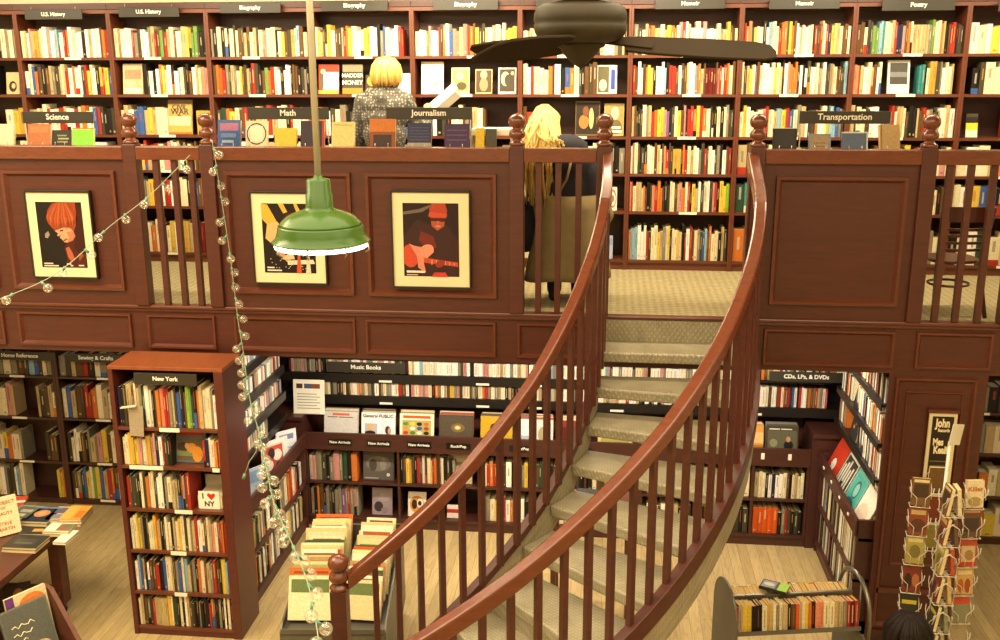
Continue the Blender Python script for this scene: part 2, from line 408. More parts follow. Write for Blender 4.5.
TENTH = {2: 'twentieth', 3: 'thirtieth', 4: 'fortieth', 5: 'fiftieth', 6: 'sixtieth', 7: 'seventieth', 8: 'eightieth', 9: 'ninetieth'}
def ordw(n):                                 # 1-based
    if n < 20: return ONES[n-1]
    if n >= 100: return 'one hundred and '+ordw(n-100) if n > 100 else 'hundredth'
    return TENTH[n//10] if n % 10 == 0 else TENS[n//10]+'-'+ONES[n % 10-1]
SPECS = []
def jitter(c, rnd, a=.10):
    f = 1+rnd.uniform(-a, a*.6); return tuple(max(0, min(1, x*f*(1+rnd.uniform(-.04, .04)))) for x in lin(c)[:3])+(1,)
def row(seq, x0, x1, M, hmax, place, kind='book', depth=.15, dvar=.03, hmin=.75, lean=0, seed=None, wvar=.38, start='left', group=None, hfix=None):
    """Books side by side from local x0 to x1; spine at local y=0 facing -y, standing on z=0 of the frame M."""
    rnd = random.Random(seed if seed is not None else place+seq)
    ws = []
    for i, ch in enumerate(seq):
        ws.append(1.0 if ch == '_' else rnd.uniform(1-wvar, 1+wvar)*(1.15 if ch in 'wcyO' else 1))
        if i and seq[i] == seq[i-1] and ch in 'mYO': ws[i] = ws[i-1]
    M = M @ Matrix.Translation((0, 0, .0012)); k = (x1-x0)/sum(ws); x = x0; n = 0; last = None
    for i, ch in enumerate(seq):
        t = ws[i]*k
        if ch != '_':
            n += 1
            same = i and seq[i-1] == ch and ch in 'mYOt'
            h = last if same and last else (hfix or hmax*rnd.uniform(hmin, 1.0)); last = h
            d = depth+rnd.uniform(-dvar, dvar); set_back = rnd.uniform(0, .012)
            bands = []
            q = rnd.random(); base_l = lin(PAL[ch]); lum = base_l[0]*.3+base_l[1]*.6+base_l[2]*.1
            ink = rnd.choice(['2a2520', '7a2a20', '2f3f66', '4a3a24', 'b5652e']) if lum > .3 else rnd.choice(['e9dcb6', 'd8c48a', 'cfc8b8', 'c9a146', 'b0503a'])
            a = rnd.uniform(.35, .55); b = rnd.uniform(.75, .92); ink = tuple(lin(ink)[q_]*.55+base_l[q_]*.45 for q_ in range(3))+(1,)
            if kind == 'book':
                if q < .6: bands.append((a, b, ink, .37))
                if q > .7: bands.append((rnd.uniform(.06, .1), rnd.uniform(.13, .17), ink, .3))
                if .2 < q < .26: bands.append((.0, rnd.uniform(.2, .4), rnd.choice(['a93226', 'e9dcb6', '211d19', '3f5f9c', 'cf7431']), .0))
            elif q < .6: bands.append((.15, .85, ink, .38))
            L = M @ Matrix.Translation((x, set_back, 0))
            if lean: L = L @ Matrix.Rotation(lean, 4, 'Y')
            SPECS.append(dict(kind=kind, M=L, t=max(.004, t-.0008), d=d, h=h, ch=ch, col=jitter(PAL[ch], rnd), bands=bands, place=place, n=n, start=start, group=group,
                              thick=t/( (x1-x0)/max(1, len(seq))), seed=rnd.random()))
        x += t
def book_geo(mb, s, mat='printed'):
    M, t, d, h, c = s['M'], s['t'], s['d'], s['h'], s['col']
    e = min(.0025, t*.2)
    mb.box(0, e, .002, d, 0, h, mat, c, M); mb.box(t-e, t, .002, d, 0, h, mat, c, M)
    if t > .02:                                                    # rounded spine
        prof = [(0, .004), (t*.2, .001), (t*.5, 0), (t*.8, .001), (t, .004), (t, .008), (0, .008)]
        mb.prism(prof, 0, h, mat, c, M)
    else: mb.box(0, t, 0, .004, 0, h, mat, c, M)
    mb.box(e, t-e, .004, d-.003, .003, h-.004, 'page_tan' if s['kind'] == 'paperback' else 'page', None, M)
    for a, b, cc, ins in s['bands']:
        y = -.0006; i = t*ins
        mb.add([M @ Vector(p) for p in ((i, y, a*h), (t-i, y, a*h), (t-i, y, b*h), (i, y, b*h))], [(0, 1, 2, 3)], mat, cc)
FACES = []
def faceout(name, label, M, w, h, t, rects, cat='book', mat='gloss_print', group=None, col='e9dcb6', txt=()):
    """A book or record shown cover first: cover at local y=0 facing -y, standing on z=0 of M. rects are fractions of the cover."""
    low = min((M @ Vector((x, y, 0))).z for x in (-w/2, w/2) for y in (0, t)); M = Matrix.Translation((0, 0, M.translation.z-low+.001)) @ M; loc = M.translation.copy()
    o = thing(name, label, cat, loc, group)
    mb = MB(); mb.box(-w/2, w/2, 0, .002, 0, h, mat, col, M); mb.box(-w/2, w/2, t-.002, t, 0, h, mat, col, M); mb.box(-w/2, -w/2+.002, 0, t, 0, h, mat, col, M)
    for k, r in enumerate(rects):
        x0, x1, z0, z1, c = r[:5]; y = -.0004*(k+1)
        if len(r) > 5:                                              # ellipse
            n = 20; cx, cz, rx, rz = (x0+x1)/2, (z0+z1)/2, (x1-x0)/2, (z1-z0)/2
            pts = [(cx+rx*math.cos(2*PI*i/n), cz+rz*math.sin(2*PI*i/n)) for i in range(n)]
        else: pts = [(x0, z0), (x1, z0), (x1, z1), (x0, z1)]
        mb.add([M @ Vector(((px-.5)*w, y, pz*h)) for px, pz in pts], [tuple(range(len(pts)))], mat, c)
    mb.build('cover', o)
    MB().box(-w/2+.002, w/2-.002, .002, t-.002, .003, h-.003, 'page', None, M).build('page_block', o)
    for (s, size, fx, fz, m) in txt:
        T = M @ Matrix.Translation(((fx-.5)*w, -.0004*(len(rects)+3), fz*h)) @ Matrix.Rotation(PI/2, 4, 'X')
        text(s, size, (0, 0, 0), m, o, R=T, bold=size*.012)
    return o
def Mt(x, y, z, yaw=0, tilt=0): return Matrix.Translation((x, y, z)) @ Matrix.Rotation(yaw, 4, 'Z') @ Matrix.Rotation(tilt, 4, 'X')   # tilt < 0 leans back
def sign(s, x0, x1, z0, z1, y, label, name='category_sign', legs=None, tsize=None, dx=0):
    o = thing(name, label, 'sign', ((x0+x1)/2, y, z0))
    MB().box(x0, x1, y, y+.012, z0, z1, 'black_sign').build('panel', o, bevel=.002)
    text(s, tsize or (z1-z0)*.56, ((x0+x1)/2+dx, y-.002, (z0+z1)/2+.003), 'white_text', o, bold=.001)
    if legs == 'hang':
        for x in (x0+.06, x1-.06): MB().tube([(x, y+.006, z1-.005), (x, y+.006, z1+.03)], .003, 'wire_steel', 6).build('hanger', o)
    elif legs:
        for x in (x0+.012, x1-.012):
            MB().box(x-.003, x+.003, y+.002, y+.010, legs, z0, 'acrylic_edge').build('leg', o)
            MB().box(x-.02, x+.02, y-.03, y+.04, legs, legs+.005, 'acrylic_edge').build('foot', o)
    return o

# ---------------------------------------------------------------- upper wall of bookcases
D = [-6.03, -5.16, -4.312, -3.44, -2.541, -1.665, -.757, .154, 1.038, 1.925, 2.793, 3.66]
YF = 8.60
ZB = [4.245, 3.93, 3.584, 3.275, 2.955, 2.535]      # shelf tops, top shelf first
SH = ['top shelf', 'second shelf', 'third shelf', 'fourth shelf', 'fifth shelf', 'bottom shelf']
BAY = ['leftmost upstairs bay', 'first U.S. History bay', 'second U.S. History bay', 'first Biography bay', 'second Biography bay', 'third Biography bay',
       'bay behind the ceiling fan', 'first Memoir bay', 'second Memoir bay', 'Poetry bay', 'bay right of Poetry']
def bookcase(x0, x1, yf, yb, zs, ztop, z0, label, place, mat='shelf', th=.022, st=.02, crown=True, tags=True, back='shelf_back', skip_tags=(), name='bookcase'):
    o = thing(name, label, 'bookcase', ((x0+x1)/2, (yf+yb)/2, z0))
    for a, b in ((x0, x0+st), (x1-st, x1)): MB().box(a, b, yf, yb, z0, ztop, mat).build('side_panel', o, bevel=.003)
    MB().box(x0+st, x1-st, yb-.015, yb, z0, ztop, back).build('back_panel', o)
    MB().box(x0+st, x1-st, yf+.015, yb-.015, z0, zs[-1]-.02, mat).build('plinth', o)
    rnd = random.Random(label)
    for i, z in enumerate(zs):
        s = MB().box(x0+st, x1-st, yf+.004, yb-.015, z-th, z, mat).build('shelf', o)
        if tags and i not in skip_tags:
            c = (x0+x1)/2+rnd.uniform(-.08, .1); MB().box(c-.075, c+.075, yf-.001, yf+.004, z-.019, z+.002, 'label_white').build('shelf_label', s)
    MB().box(x0, x1, yf+.002, yb, ztop-.03, ztop, mat).build('top_panel', o)
    if crown: MB().box(x0, x1, yf-.006, yb, ztop, ztop+.056, 'darkwood').build('crown', o, bevel=.004)
    return o
BLAB = ['dark wood upstairs bookcase bay cut off by the left frame edge', 'upstairs bookcase bay behind the Science sign, under the first U.S. History sign',
        'upstairs bookcase bay under the second U.S. History sign, seen through the left balusters', 'upstairs bookcase bay under the first Biography sign, behind the Math sign',
        'upstairs bookcase bay under the second Biography sign, behind the woman in dotted blouse', 'upstairs bookcase bay with four face-out books in a row',
        'upstairs bookcase bay behind the ceiling fan motor', 'upstairs bookcase bay seen whole above the stair head', 'upstairs bookcase bay under the second Memoir sign',
        'upstairs bookcase bay under the Poetry sign with a white framed tablet-like book', 'upstairs bookcase bay right of the Poetry bay, behind the wooden chair']
for i in range(11):
    bookcase(D[i], D[i+1], YF, YB-.01, ZB, 4.64, M2, BLAB[i], BAY[i], skip_tags=(3, 5) if i % 2 else (4,))
ROWS = {
 0: ['kdctgcwcdtnkdgcctgcgcg', 'ktcdgcnndkk____', 'kdctgcnck___cyY', 'kcdtcncgtckdc', 'ctcwcdkcnc', 'cdktncwct'],
 1: ['ctwptYYtcwpwuqwrowcwwkwtwwnor', 'wcbonkntgdtctrwowwdrycwkyryb', 'gtctcrwcrtwwrcowcbrdkkd', '_____cwcpcwwr_', 'ctcyncwgdtcwc', 'cytncwcgdt'],
 2: ['cowwwrgdwwgtrnertcnwcttyYeedkk', '_________kdwkwoycwkwucdknwtcsp', 'ctwbbtytcc______YYY', 'crrcyrtrrcppcwtwgyccnnycw', 'yutugtyrotwrrwtcckgbnorrw', 'cdycoctkcywtYYtkrmmkcw'],
 3: ['gkckckcdcndtnctdctpcckcyndYuunc', 'noOrgdtgcyndtnrdkneorcwkwwwknnkdgk', 'dEoycnrrdtcrtcckrcwco', 'rcowcywtcokwct', 'ctwcgnkoywc', 'ctwcgnkowc'],
 4: ['ncytnkycndtroycwcyYwwkgbccwwrr__', '', 'oowdcgkdgwdkcwcngk', 'ccwotrcckg', 'ctwcgnkoywc', 'ctwcgnkowc'],
 5: ['cwcopwwrdgwbggtgronyddtcpcgcyyy', '', 'dgdkwkdkcwcngdtcn________', 'cwtctkg', 'ctwcgnkoywc', 'ctwcgnkowc'],
 6: ['cgtcrwccgnkgdtcwnyrcdktcwcgdtk', 'cwrcccodwkbocdkndn________', 'nrdn__________________', 'dcwcukgtcwnkcuuwcudwkkg', 'ctngdcnkgtcn________', 'cgtn_______dcu___'],
 7: ['gdctrottcyyoocprwtwcwpwwccgtyndc', 'rnwcdoyykwwwukrrnwdntwwgotnmmmmnprcrocn', 'tndkdcgtroyypPkdcynpkrroyrocdkkckcgdd', 'cgcdkdkcwcntcdsrddYYYYkorctcwgdrdcwdgkwnr',
     'srcttconkdsroodkdccntpocrkytwdcwdprkyyl', 'ouuuwwwrdccytgcykccyckrwrncgdbunoccktd'],
 8: ['rosEycckwuuccrooEyonwwtcwcckrdrtcrvyttcnnc', 'cdtycPncwwwcyctkwpoooodwkwdcwccgtwddgtcnnddu', 'cywcwcprctuyrbcgtwddowcyuubgd', 'tnoccwtkdgcn', 'Eqccdtwcgk', 'oobwcdtgcn'],
 9: ['nncddeeuuqcctrvvpnoctttttgeccotknrrkdd', 'ssrtwctnwc______________qqkcYYdgwcct__', 'tdccdwwwtbgrcttcdkktnrtgEdtwctw', 'oytccnecgdycrwwtcpc', 'wybbkccndbwcdtgckn', 'ktcwEwcccywcctdgcn'],
 10: ['wcwyccwoycdtgncwt', '_kdccwttcgdnwct', '_______rodwtcgn', 'cwctoycgdnr', 'cwybbkcwcdtg', 'kcwEyccwctw'],
}
for i in range(11):
    for j, seq in enumerate(ROWS[i]):
        if not seq: continue
        row(seq, D[i]+.026, D[i+1]-.026, Matrix.Translation((0, YF+.02, ZB[j])), .262 if j < 5 else .30, SH[j]+' of the '+BAY[i], depth=.16)
def upface(px0, px1, j, label, rects, col='e9dcb6', tilt=.16, h=None, txt=(), yo=.03, t=.022):
    z = ZB[j]; a = aty(px0, 80, YF+yo).x; b = aty(px1, 80, YF+yo).x; w = b-a; h = h or w*1.42
    if j == 2: a = aty(px0, 120, YF+yo).x; b = aty(px1, 120, YF+yo).x
    if j == 4: a = aty(px0, 200, YF+yo).x; b = aty(px1, 200, YF+yo).x
    if j == 5: a = aty(px0, 240, YF+yo).x; b = aty(px1, 240, YF+yo).x
    faceout('book', label, Mt((a+b)/2, YF+yo, z, 0, -tilt), w, h, t, rects, col=col, txt=txt, group='face-out books on the upstairs shelves')
upface(5, 18, 1, 'small tan face-out book with a dark oval at the left end upstairs', [(.2, .8, .1, .6, '3a3426', 1), (.4, .7, .25, .5, 'c9b487', 1)], 'c9b487', h=.19)
upface(122, 142, 1, 'tan face-out book with blotchy reddish cover in second U.S. History bay', [(.08, .92, .05, .93, 'cdb184'), (.1, .9, .5, .8, 'b98a6a'), (.15, .6, .25, .45, 'd9c7a2', 1), (.1, .9, .05, .2, 'f0e6cc')], 'd9c39a')
upface(167, 191, 2, 'golden face-out CIVIL WAR book in the second U.S. History bay', [(0, 1, .88, 1, '6b4a2c'), (.05, .95, .26, .52, 'f3dfa0'), (0, 1, 0, .06, 'b5652e'), (.4, .55, .53, .57, '6b3a1c')], 'c9a050', h=.30, txt=[('CIVIL', .06, .5, .78, 'frame_black'), ('WAR', .07, .5, .65, 'frame_black')])
upface(318, 338, 1, 'face-out book with red top and big white panel in second Biography bay', [(.22, 1, .14, .74, 'fdfbf2'), (.05, .25, .2, .75, '6b5a48'), (0, 1, 0, .13, 'e7a94a'), (.1, .35, .68, .85, 'f0d9a0', 1)], 'c8402a')
upface(342, 362, 1, 'face-out book with block-letter title over an orange band', [(0, 1, 0, .2, 'd9862c'), (0, 1, .75, 1, '8f866a')], '4a4334', txt=[('MADDER', .046, .5, .62, 'white_text'), ('MONEY', .052, .5, .38, 'white_text')])
upface(365, 378, 1, 'orange and dark face-out book behind the blonde bobbed head', [(.1, .9, .4, .95, 'd79a3c', 1)], '4a4334')
upface(397, 411, 1, 'white face-out book with dark corner beside the bookcase divider', [(0, .3, .7, 1, '4a4334', 1)], 'faf6ea')
upface(421, 443, 1, 'largest white face-out book, first of four in a row', [(.5, .85, .25, .4, 'c9b9a0', 1), (0, 1, .93, 1, 'efdcae')], 'fbf7ec')
upface(451, 469, 1, 'olive and cream face-out book, second of four in a row', [(.1, .9, .1, .9, 'a39559'), (.25, .7, .5, .85, 'd9cb9c', 1), (.3, .85, .15, .45, '57502f', 1)], 'e3d39c')
upface(475, 492, 1, 'brown portrait face-out book, third of four in a row', [(.05, .95, .06, .95, '5a4733'), (.3, .7, .6, .95, 'd9b98c', 1), (.25, .75, .1, .65, 'a08a66', 1)], 'c9b487')
upface(498, 516, 1, 'dark face-out book with moon-like circle, fourth of four in a row', [(.08, .92, .08, .95, '4a4334'), (.15, .65, .3, .85, 'd9c9a0', 1), (.35, .75, .3, .75, '4a4334', 1), (.7, .88, .72, .86, 'e8d48a', 1)], 'f3ecd8')
upface(597, 617, 1, 'photo face-out book with blue and white stripe right of the fan', [(.05, .6, .05, .95, '5f5a3c'), (.1, .5, .1, .5, 'c8bfa4', 1), (.62, .97, .03, .97, 'cfcbd8'), (.7, .9, .15, .85, '3a4a9a')], 'd8d2c4')
upface(575, 600, 2, 'dark face-out book with a seated figure, behind the bent blonde woman', [(.04, .96, .05, .95, '2e251a'), (.15, .55, .2, .6, 'a8743c', 1), (.3, .55, .55, .85, '7a4a2a', 1), (.55, .75, .2, .8, 'd8b878', 1)], '6b5636', h=.29)
upface(604, 624, 2, 'golden portrait face-out book behind the stair-head post', [(.04, .96, .05, .95, '9c8a54'), (.35, .75, .5, .9, 'd8c79a', 1), (.3, .9, .05, .5, '6e6038', 1), (.35, .9, .1, .17, 'f3ecd8'), (.4, .85, .22, .29, 'f3ecd8')], 'b9a566', h=.27)
upface(608, 617, 4, 'white face-out book with red rings near the stair-head post', [(.05, .95, .1, .9, 'b0704a', 1), (.15, .85, .2, .8, 'f3ecd8', 1), (.3, .7, .35, .65, '9c6a4a', 1)], 'f3ecd8', h=.2)
upface(607, 613, 5, 'small pale blue face-out book on the bottom shelf near stair head', [(.1, .9, .6, .9, '8c98b8')], 'a9b4cc', h=.2)
upface(888, 910, 1, 'white framed grey face-out book standing alone on the Poetry shelves', [(.1, .9, .28, .92, '4d4a44'), (.1, .9, .5, .65, '7d7f80')], 'efe9dd', h=.265)
upface(967, 979, 2, 'yellow and black face-out book in the bay right of Poetry', [(0, 1, .62, .85, '2a251c'), (0, 1, .3, .6, 'e3cf3a'), (0, 1, 0, .3, 'e8e2d0')], '4a4334', h=.19)
for (s, a, b, z0, z1, lab) in (('U.S. History', -5.025, -4.507, 4.562, 4.64, 'black hanging U.S. History sign, the one farther left'), ('U.S. History', -4.18, -3.646, 4.575, 4.655, 'black hanging U.S. History sign beside the Biography signs'),
        ('Biography', -3.284, -2.76, 4.60, 4.68, 'black hanging Biography sign, left of the lamp pipe'), ('Biography', -2.41, -1.85, 4.608, 4.69, 'black hanging Biography sign just right of the lamp pipe'),
        ('Biography', -1.47, -.93, 4.608, 4.69, 'black hanging Biography sign above the four face-out books'), ('Memoir', -.62, -.02, 4.608, 4.69, 'black hanging sign half hidden by the fan motor'),
        ('Memoir', .34, .89, 4.60, 4.68, 'black hanging Memoir sign above the fan blade'), ('Memoir', 1.235, 1.78, 4.592, 4.67, 'black hanging Memoir sign beside the Poetry sign'),
        ('Poetry', 2.105, 2.655, 4.572, 4.655, 'black hanging Poetry sign'), ('Poetry', 2.98, 3.5, 4.56, 4.64, 'black hanging sign cut off by the right frame edge')):
    sign(s, a, b, z0, z1, YF-.06, lab, legs='hang')

# ---------------------------------------------------------------- lower floor: the wall of bookcases on the left
HX = [-6.1, -5.19, -4.33, -3.32]; HZ = [1.70, 1.315, .895, .445, .06]
HL = ['Home Reference bay', 'Sewing and Crafts bay', 'bay behind the New York bookcase']
HB = ['dark lower bookcase bay under the Home Reference sign', 'dark lower bookcase bay under the Sewing and Crafts sign', 'dark lower bookcase bay hidden behind the New York bookcase']
HR = [['kdctgcnrtkd', 'EtctPrgcgndubdcg', 'cccwgccpt______tdntc', 'nccctcyoccg______dnn_', 'rkkdcwgddwuc____________yYo'],
      ['ctgdnkrcgt', 'gdtnrkcgnrdkkk', 'cbtndrroctcgddckk', 'dcwcnkgtgpynctccyoroc', 'dngEbyceybtronwceccwt'],
      ['ctgdnkrcgt', 'ctgdnkrcgt', 'ctgdnkrcgt', 'ctgdnkrcgt', 'ctgdnkrcgt']]
HS = ['top shelf', 'second shelf', 'third shelf', 'fourth shelf', 'bottom shelf']
for i in range(3):
    bookcase(HX[i], HX[i+1], 8.62, YB-.01, HZ, 2.06, 0, HB[i], HL[i], mat='darkwood', st=.03, crown=False, back='shelf_back')
    for j, seq in enumerate(HR[i]):
        row(seq, HX[i]+.035, HX[i+1]-.035, Matrix.Translation((0, 8.64, HZ[j])), (.29, .21, .34, .34, .34)[j], HS[j]+' of the '+HL[i], depth=.18, hmin=.72)
sign('Home Reference', -5.74, -5.12, 1.49, 1.575, 8.55, 'black Home Reference sign over the left lower bookcase', legs=None, dx=-.045, tsize=.053)
sign('Sewing & Crafts', -4.985, -4.36, 1.488, 1.57, 8.55, 'black Sewing and Crafts sign beside the New York bookcase', tsize=.053, dx=-.05)

# ---------------------------------------------------------------- the freestanding New York bookcase
NX0, NX1, NY0, NY1 = -3.50, -2.655, 6.47, 6.85; NZ = [1.668, 1.372, 1.035, .70, .362, .07]
o = thing('bookcase', 'freestanding red-brown New York bookcase with six full shelves', 'bookcase', ((NX0+NX1)/2, 6.66, 0))
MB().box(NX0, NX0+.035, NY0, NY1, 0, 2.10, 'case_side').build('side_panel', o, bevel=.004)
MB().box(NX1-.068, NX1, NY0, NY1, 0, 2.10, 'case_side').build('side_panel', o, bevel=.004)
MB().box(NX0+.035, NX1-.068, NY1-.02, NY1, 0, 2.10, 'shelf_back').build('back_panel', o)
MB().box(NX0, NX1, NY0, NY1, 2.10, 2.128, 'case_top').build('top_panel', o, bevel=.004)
MB().box(NX0+.035, NX1-.068, NY0+.01, NY1-.02, 0, .05, 'case_side').build('plinth', o)
for j, z in enumerate(NZ):
    s = MB().box(NX0+.035, NX1-.068, NY0+.004, NY1-.02, z-.022, z, 'shelf').build('shelf', o)
    for (a, b) in {0: [(.42, .62)], 1: [(.08, .42), (.92, 1.05)], 2: [(.5, .68)], 3: [(.42, .58)], 4: [(.42, .55)], 5: []}[j]:
        x = NX0+.035; w = NX1-.068-x; MB().box(x+a*w, min(x+b*w, NX1-.075), NY0-.002, NY0+.004, z-.024, z+.004, 'label_white').build('shelf_label', s)
sign('New York', -3.30, -2.84, 2.0, 2.085, NY0-.014, 'black New York sign under the top of the freestanding bookcase', tsize=.043)
NR_ = ['vkdttnctgEwckdosrrgtdbvknleEkotccgw', 'ccyYytpcYYtpvwrdkk____________rvwcoo', 'rEddkcdoccdwwkgcttknpnr____________', 'ccyygkdccyotkdccktcycdcgtrwcnctpcnror', 'wubtkwnnrkbcctdgbcutdgkocntgrnkyub', 'ctdngdrtttttycdEkckwtndkkgkkkrodkgkwkck']
NS = ['top shelf', 'second shelf', 'third shelf', 'fourth shelf', 'fifth shelf', 'bottom shelf']
for j, seq in enumerate(NR_):
    row(seq, NX0+.045, NX1-.0688, Matrix.Translation((0, NY0+.02, NZ[j])), (.33, .25, .29, .285, .285, .26)[j], NS[j]+' of the New York bookcase', depth=.19, hmin=.74)
p = aty(190, 462, NY0+.05)
faceout('book', 'face-out New York book with an orange cat-like figure, second shelf of New York bookcase', Mt(p.x-.01, NY0+.09, NZ[1], 0, -.16), .225, .245, .02,
        [(.03, .97, .08, .72, '6b5a40'), (.03, .97, .2, .35, '7d8a5a'), (.05, .45, .35, .62, '4a3a2a', 1), (.35, .7, .3, .6, 'd8923a', 1), (.55, .9, .02, .5, 'd8923a', 1), (.3, .45, .42, .6, 'c9a070', 1), (.08, .9, .82, .94, 'a93226')], col='5d6a72')
b = thing('bookend_box', 'white box printed I heart NY among New York books', 'box', (-2.90, NY0+.1, NZ[2]+.001))
a0 = aty(195, 500, NY0+.03).x; a1 = aty(221, 500, NY0+.03).x
a1 = min(a1, NX1-.078)
MB().box(a0+.02, a1-.02, NY0+.05, NY0+.06, NZ[2]+.001, NZ[2]+.135, 'paper').build('front_panel', b)
MB().box(a0+.01, a1-.005, NY0+.06, NY0+.24, NZ[2]+.001, NZ[2]+.10, 'cream_card').build('carton', b)
MB().box(a0-.0, a1-.0, NY0+.24, NY0+.25, NZ[2]+.001, NZ[2]+.19, 'acrylic_edge').build('back_panel', b)
xm = (a0+a1)/2
text('I', .06, (xm-.045, NY0+.048, NZ[2]+.10), 'frame_black', b, bold=.001)
text('NY', .055, (xm+.0, NY0+.048, NZ[2]+.04), 'frame_black', b, bold=.001)
hp = [(0, -.028), (.03, .004), (.028, .02), (.015, .026), (0, .014), (-.015, .026), (-.028, .02), (-.03, .004)]
MB().prism(hp, 0, .001, 'printed', 'd03a22', Matrix.Translation((xm+.018, NY0+.0485, NZ[2]+.10)) @ Matrix.Rotation(PI/2, 4, 'X')).build('heart', b)
for k, (px, py, rot) in enumerate(((138, 410, -.3),)):
    q = aty(133, 405, NY0-.02)
    c = MB(); M = Matrix.Translation((q.x, NY0-.012, NZ[0]-.06)) @ Matrix.Rotation(.05, 4, 'Y')
    c.box(-.05, .055, 0, .003, 0, .23, 'printed', 'a99a82', M).box(-.055, .06, -.03, .002, .225, .232, 'printed', 'e8dcc0', M @ Matrix.Rotation(-.2, 4, 'Y'))
    tag(c.build('postcard'), 'greyish card clipped in front of the New York top shelf', 'card')
# ================================================================ music corner under the balcony
RX = [-2.72, -1.10, .34, 1.80]; RY0, RY1 = 8.40, 8.88
ULAB = ['dark record browser with bins under the Music Books sign', 'dark record browser behind the stair balusters', 'dark record browser at right under the CDs, LPs and DVDs sign']
UN = ['Music Books browser', 'behind-stairs browser', 'right-nook browser']
def browser(i, x0, x1, cells):
    o = thing('record_browser', ULAB[i], 'record browser', ((x0+x1)/2, 8.6, 0))
    MB().box(x0, x1, RY0+.02, RY1, 0, .085, 'darkwood').build('plinth', o)
    MB().box(x0, x1, RY1-.02, RY1, .085, 1.06, 'darkwood').build('back_panel', o)
    for z in (.107, .452): MB().box(x0, x1, RY0+.005, RY1-.02, z-.022, z, 'darkwood').build('shelf', o)
    MB().box(x0, x1, RY0+.02, RY1-.02, .76, .785, 'darkwood').build('bin_floor', o)
    f = MB().box(x0, x1, RY0-.005, RY0+.02, .765, .93, 'darkwood').build('bin_front', o, bevel=.003)
    for x in cells: MB().box(x-.011, x+.011, RY0+.006, RY1-.02, .085, .76, 'darkwood').build('divider', o)
    for x in (x0, x1-.022): MB().box(x, x+.022, RY0+.006, RY1-.02, .085, .785, 'darkwood').build('side_panel', o)
    return o, f
b0, f0 = browser(0, RX[0], RX[1], (-1.85, -1.48)); b1, f1 = browser(1, RX[1], RX[2], (-.62, -.15)); b2, f2 = browser(2, RX[2], RX[3], (.82, 1.32))
for x, s, f in ((-2.38, 'New Arrivals', f0), (-2.02, 'New Arrivals', f0), (-1.65, 'New Arrivals', f0), (-1.29, 'Rock/Pop', f0), (-.72, 'Rock/Pop', f1), (-.2, 'Rock/Pop', f1)):
    MB().box(x-.11, x+.11, RY0-.009, RY0-.004, .815, .875, 'black_plastic').build('label_holder', f)
    text(s, .036, (x, RY0-.0095, .845), 'white_text', f, bold=.0006)
for x in (1.20, 1.39, 1.62): MB().box(x-.015, x+.015, RY0-.009, RY0-.004, .83, .885, 'label_white').build('label_holder', f2)
def rowb(seq, a, b, z, h, place, lean=0): row(seq, a, b, Matrix.Translation((0, RY0+.03, z)), h, place, depth=.2, hmin=.8, lean=lean, kind='book')
rowb('xpgdkgpgEko', -2.69, -2.24, .452, .28, 'upper shelf, first cell of the '+UN[0]); rowb('kdyYdkrdckcyro', -1.835, -1.50, .452, .27, 'upper shelf, second cell of the '+UN[0])
rowb('ckdkg', -1.465, -1.33, .452, .27, 'upper shelf, last cell of the '+UN[0])
rowb('gkonkgdkggPgrgpg', -2.69, -2.24, .107, .29, 'lower shelf, first cell of the '+UN[0])
rowb('crorkdwkddgyk', -1.075, -.635, .452, .25, 'upper shelf, first cell of the '+UN[1]); rowb('ggcykrwogdwkE', -1.075, -.635, .107, .24, 'lower shelf, first cell of the '+UN[1])
rowb('nEEgkdvvdkcndk', -.605, -.165, .452, .25, 'upper shelf, middle cell of the '+UN[1]); rowb('kwgdtnkcgtrdt', -.605, -.165, .107, .24, 'lower shelf, middle cell of the '+UN[1])
rowb('kcndtwgcdkt', -.13, .31, .452, .25, 'upper shelf, last cell of the '+UN[1]); rowb('kcndtwgcdkt', -.13, .31, .107, .25, 'lower shelf, last cell of the '+UN[1])
rowb('kcgtdwoctkgcd', .37, .80, .452, .27, 'upper shelf, first cell of the '+UN[2]); rowb('kcgtdwnctkgcd', .37, .80, .107, .25, 'lower shelf, first cell of the '+UN[2])
rowb('gcrndkrrc', .84, 1.298, .452, .28, 'upper shelf, middle cell of the '+UN[2]); rowb('tcckwvwwcnkctcc', 1.342, 1.765, .452, .25, 'upper shelf, last cell of the '+UN[2])
rowb('rkndcgecwddkd', .84, 1.30, .107, .26, 'lower shelf, middle cell of the '+UN[2]); rowb('OOOOOkgrdkdk', 1.342, 1.765, .107, .25, 'lower shelf, last cell of the '+UN[2])
def mface(px0, px1, pyb, z, h, label, rects, col, name='book', txt=()):
    a = aty(px0, pyb, RY0+.06); b = aty(px1, pyb, RY0+.06); w = b.x-a.x
    faceout(name, label, Mt((a.x+b.x)/2, RY0+.06, z, 0, -.15), w, h, .02, rects, col=col, txt=txt, group='face-out books in the record browsers')
mface(363, 394, 480, .452, .285, 'square grey face-out record with a small white disc, upper browser shelf', [(.03, .97, .03, .97, '5c5650'), (.1, .9, .3, .8, '77716a', 1), (.2, .45, .3, .7, '4a4540', 1), (.55, .75, .35, .75, '8a8478', 1), (.76, .87, .14, .25, 'd8d2c4', 1), (.05, .5, .05, .1, '9a948a')], '4a4640')
mface(449, 472, 480, .452, .27, 'cream face-out book behind the stair handrail', [(.1, .6, .62, .74, '8a7a58')], 'b9ad88')
mface(372, 392, 510, .107, .255, 'mauve grey face-out book alone on the lower browser shelf', [(.1, .55, .12, .5, '3f3438', 1), (.3, .9, .5, .8, 'a89a9e', 1), (.45, .8, .05, .3, '8a7a80', 1)], '9a8a90')
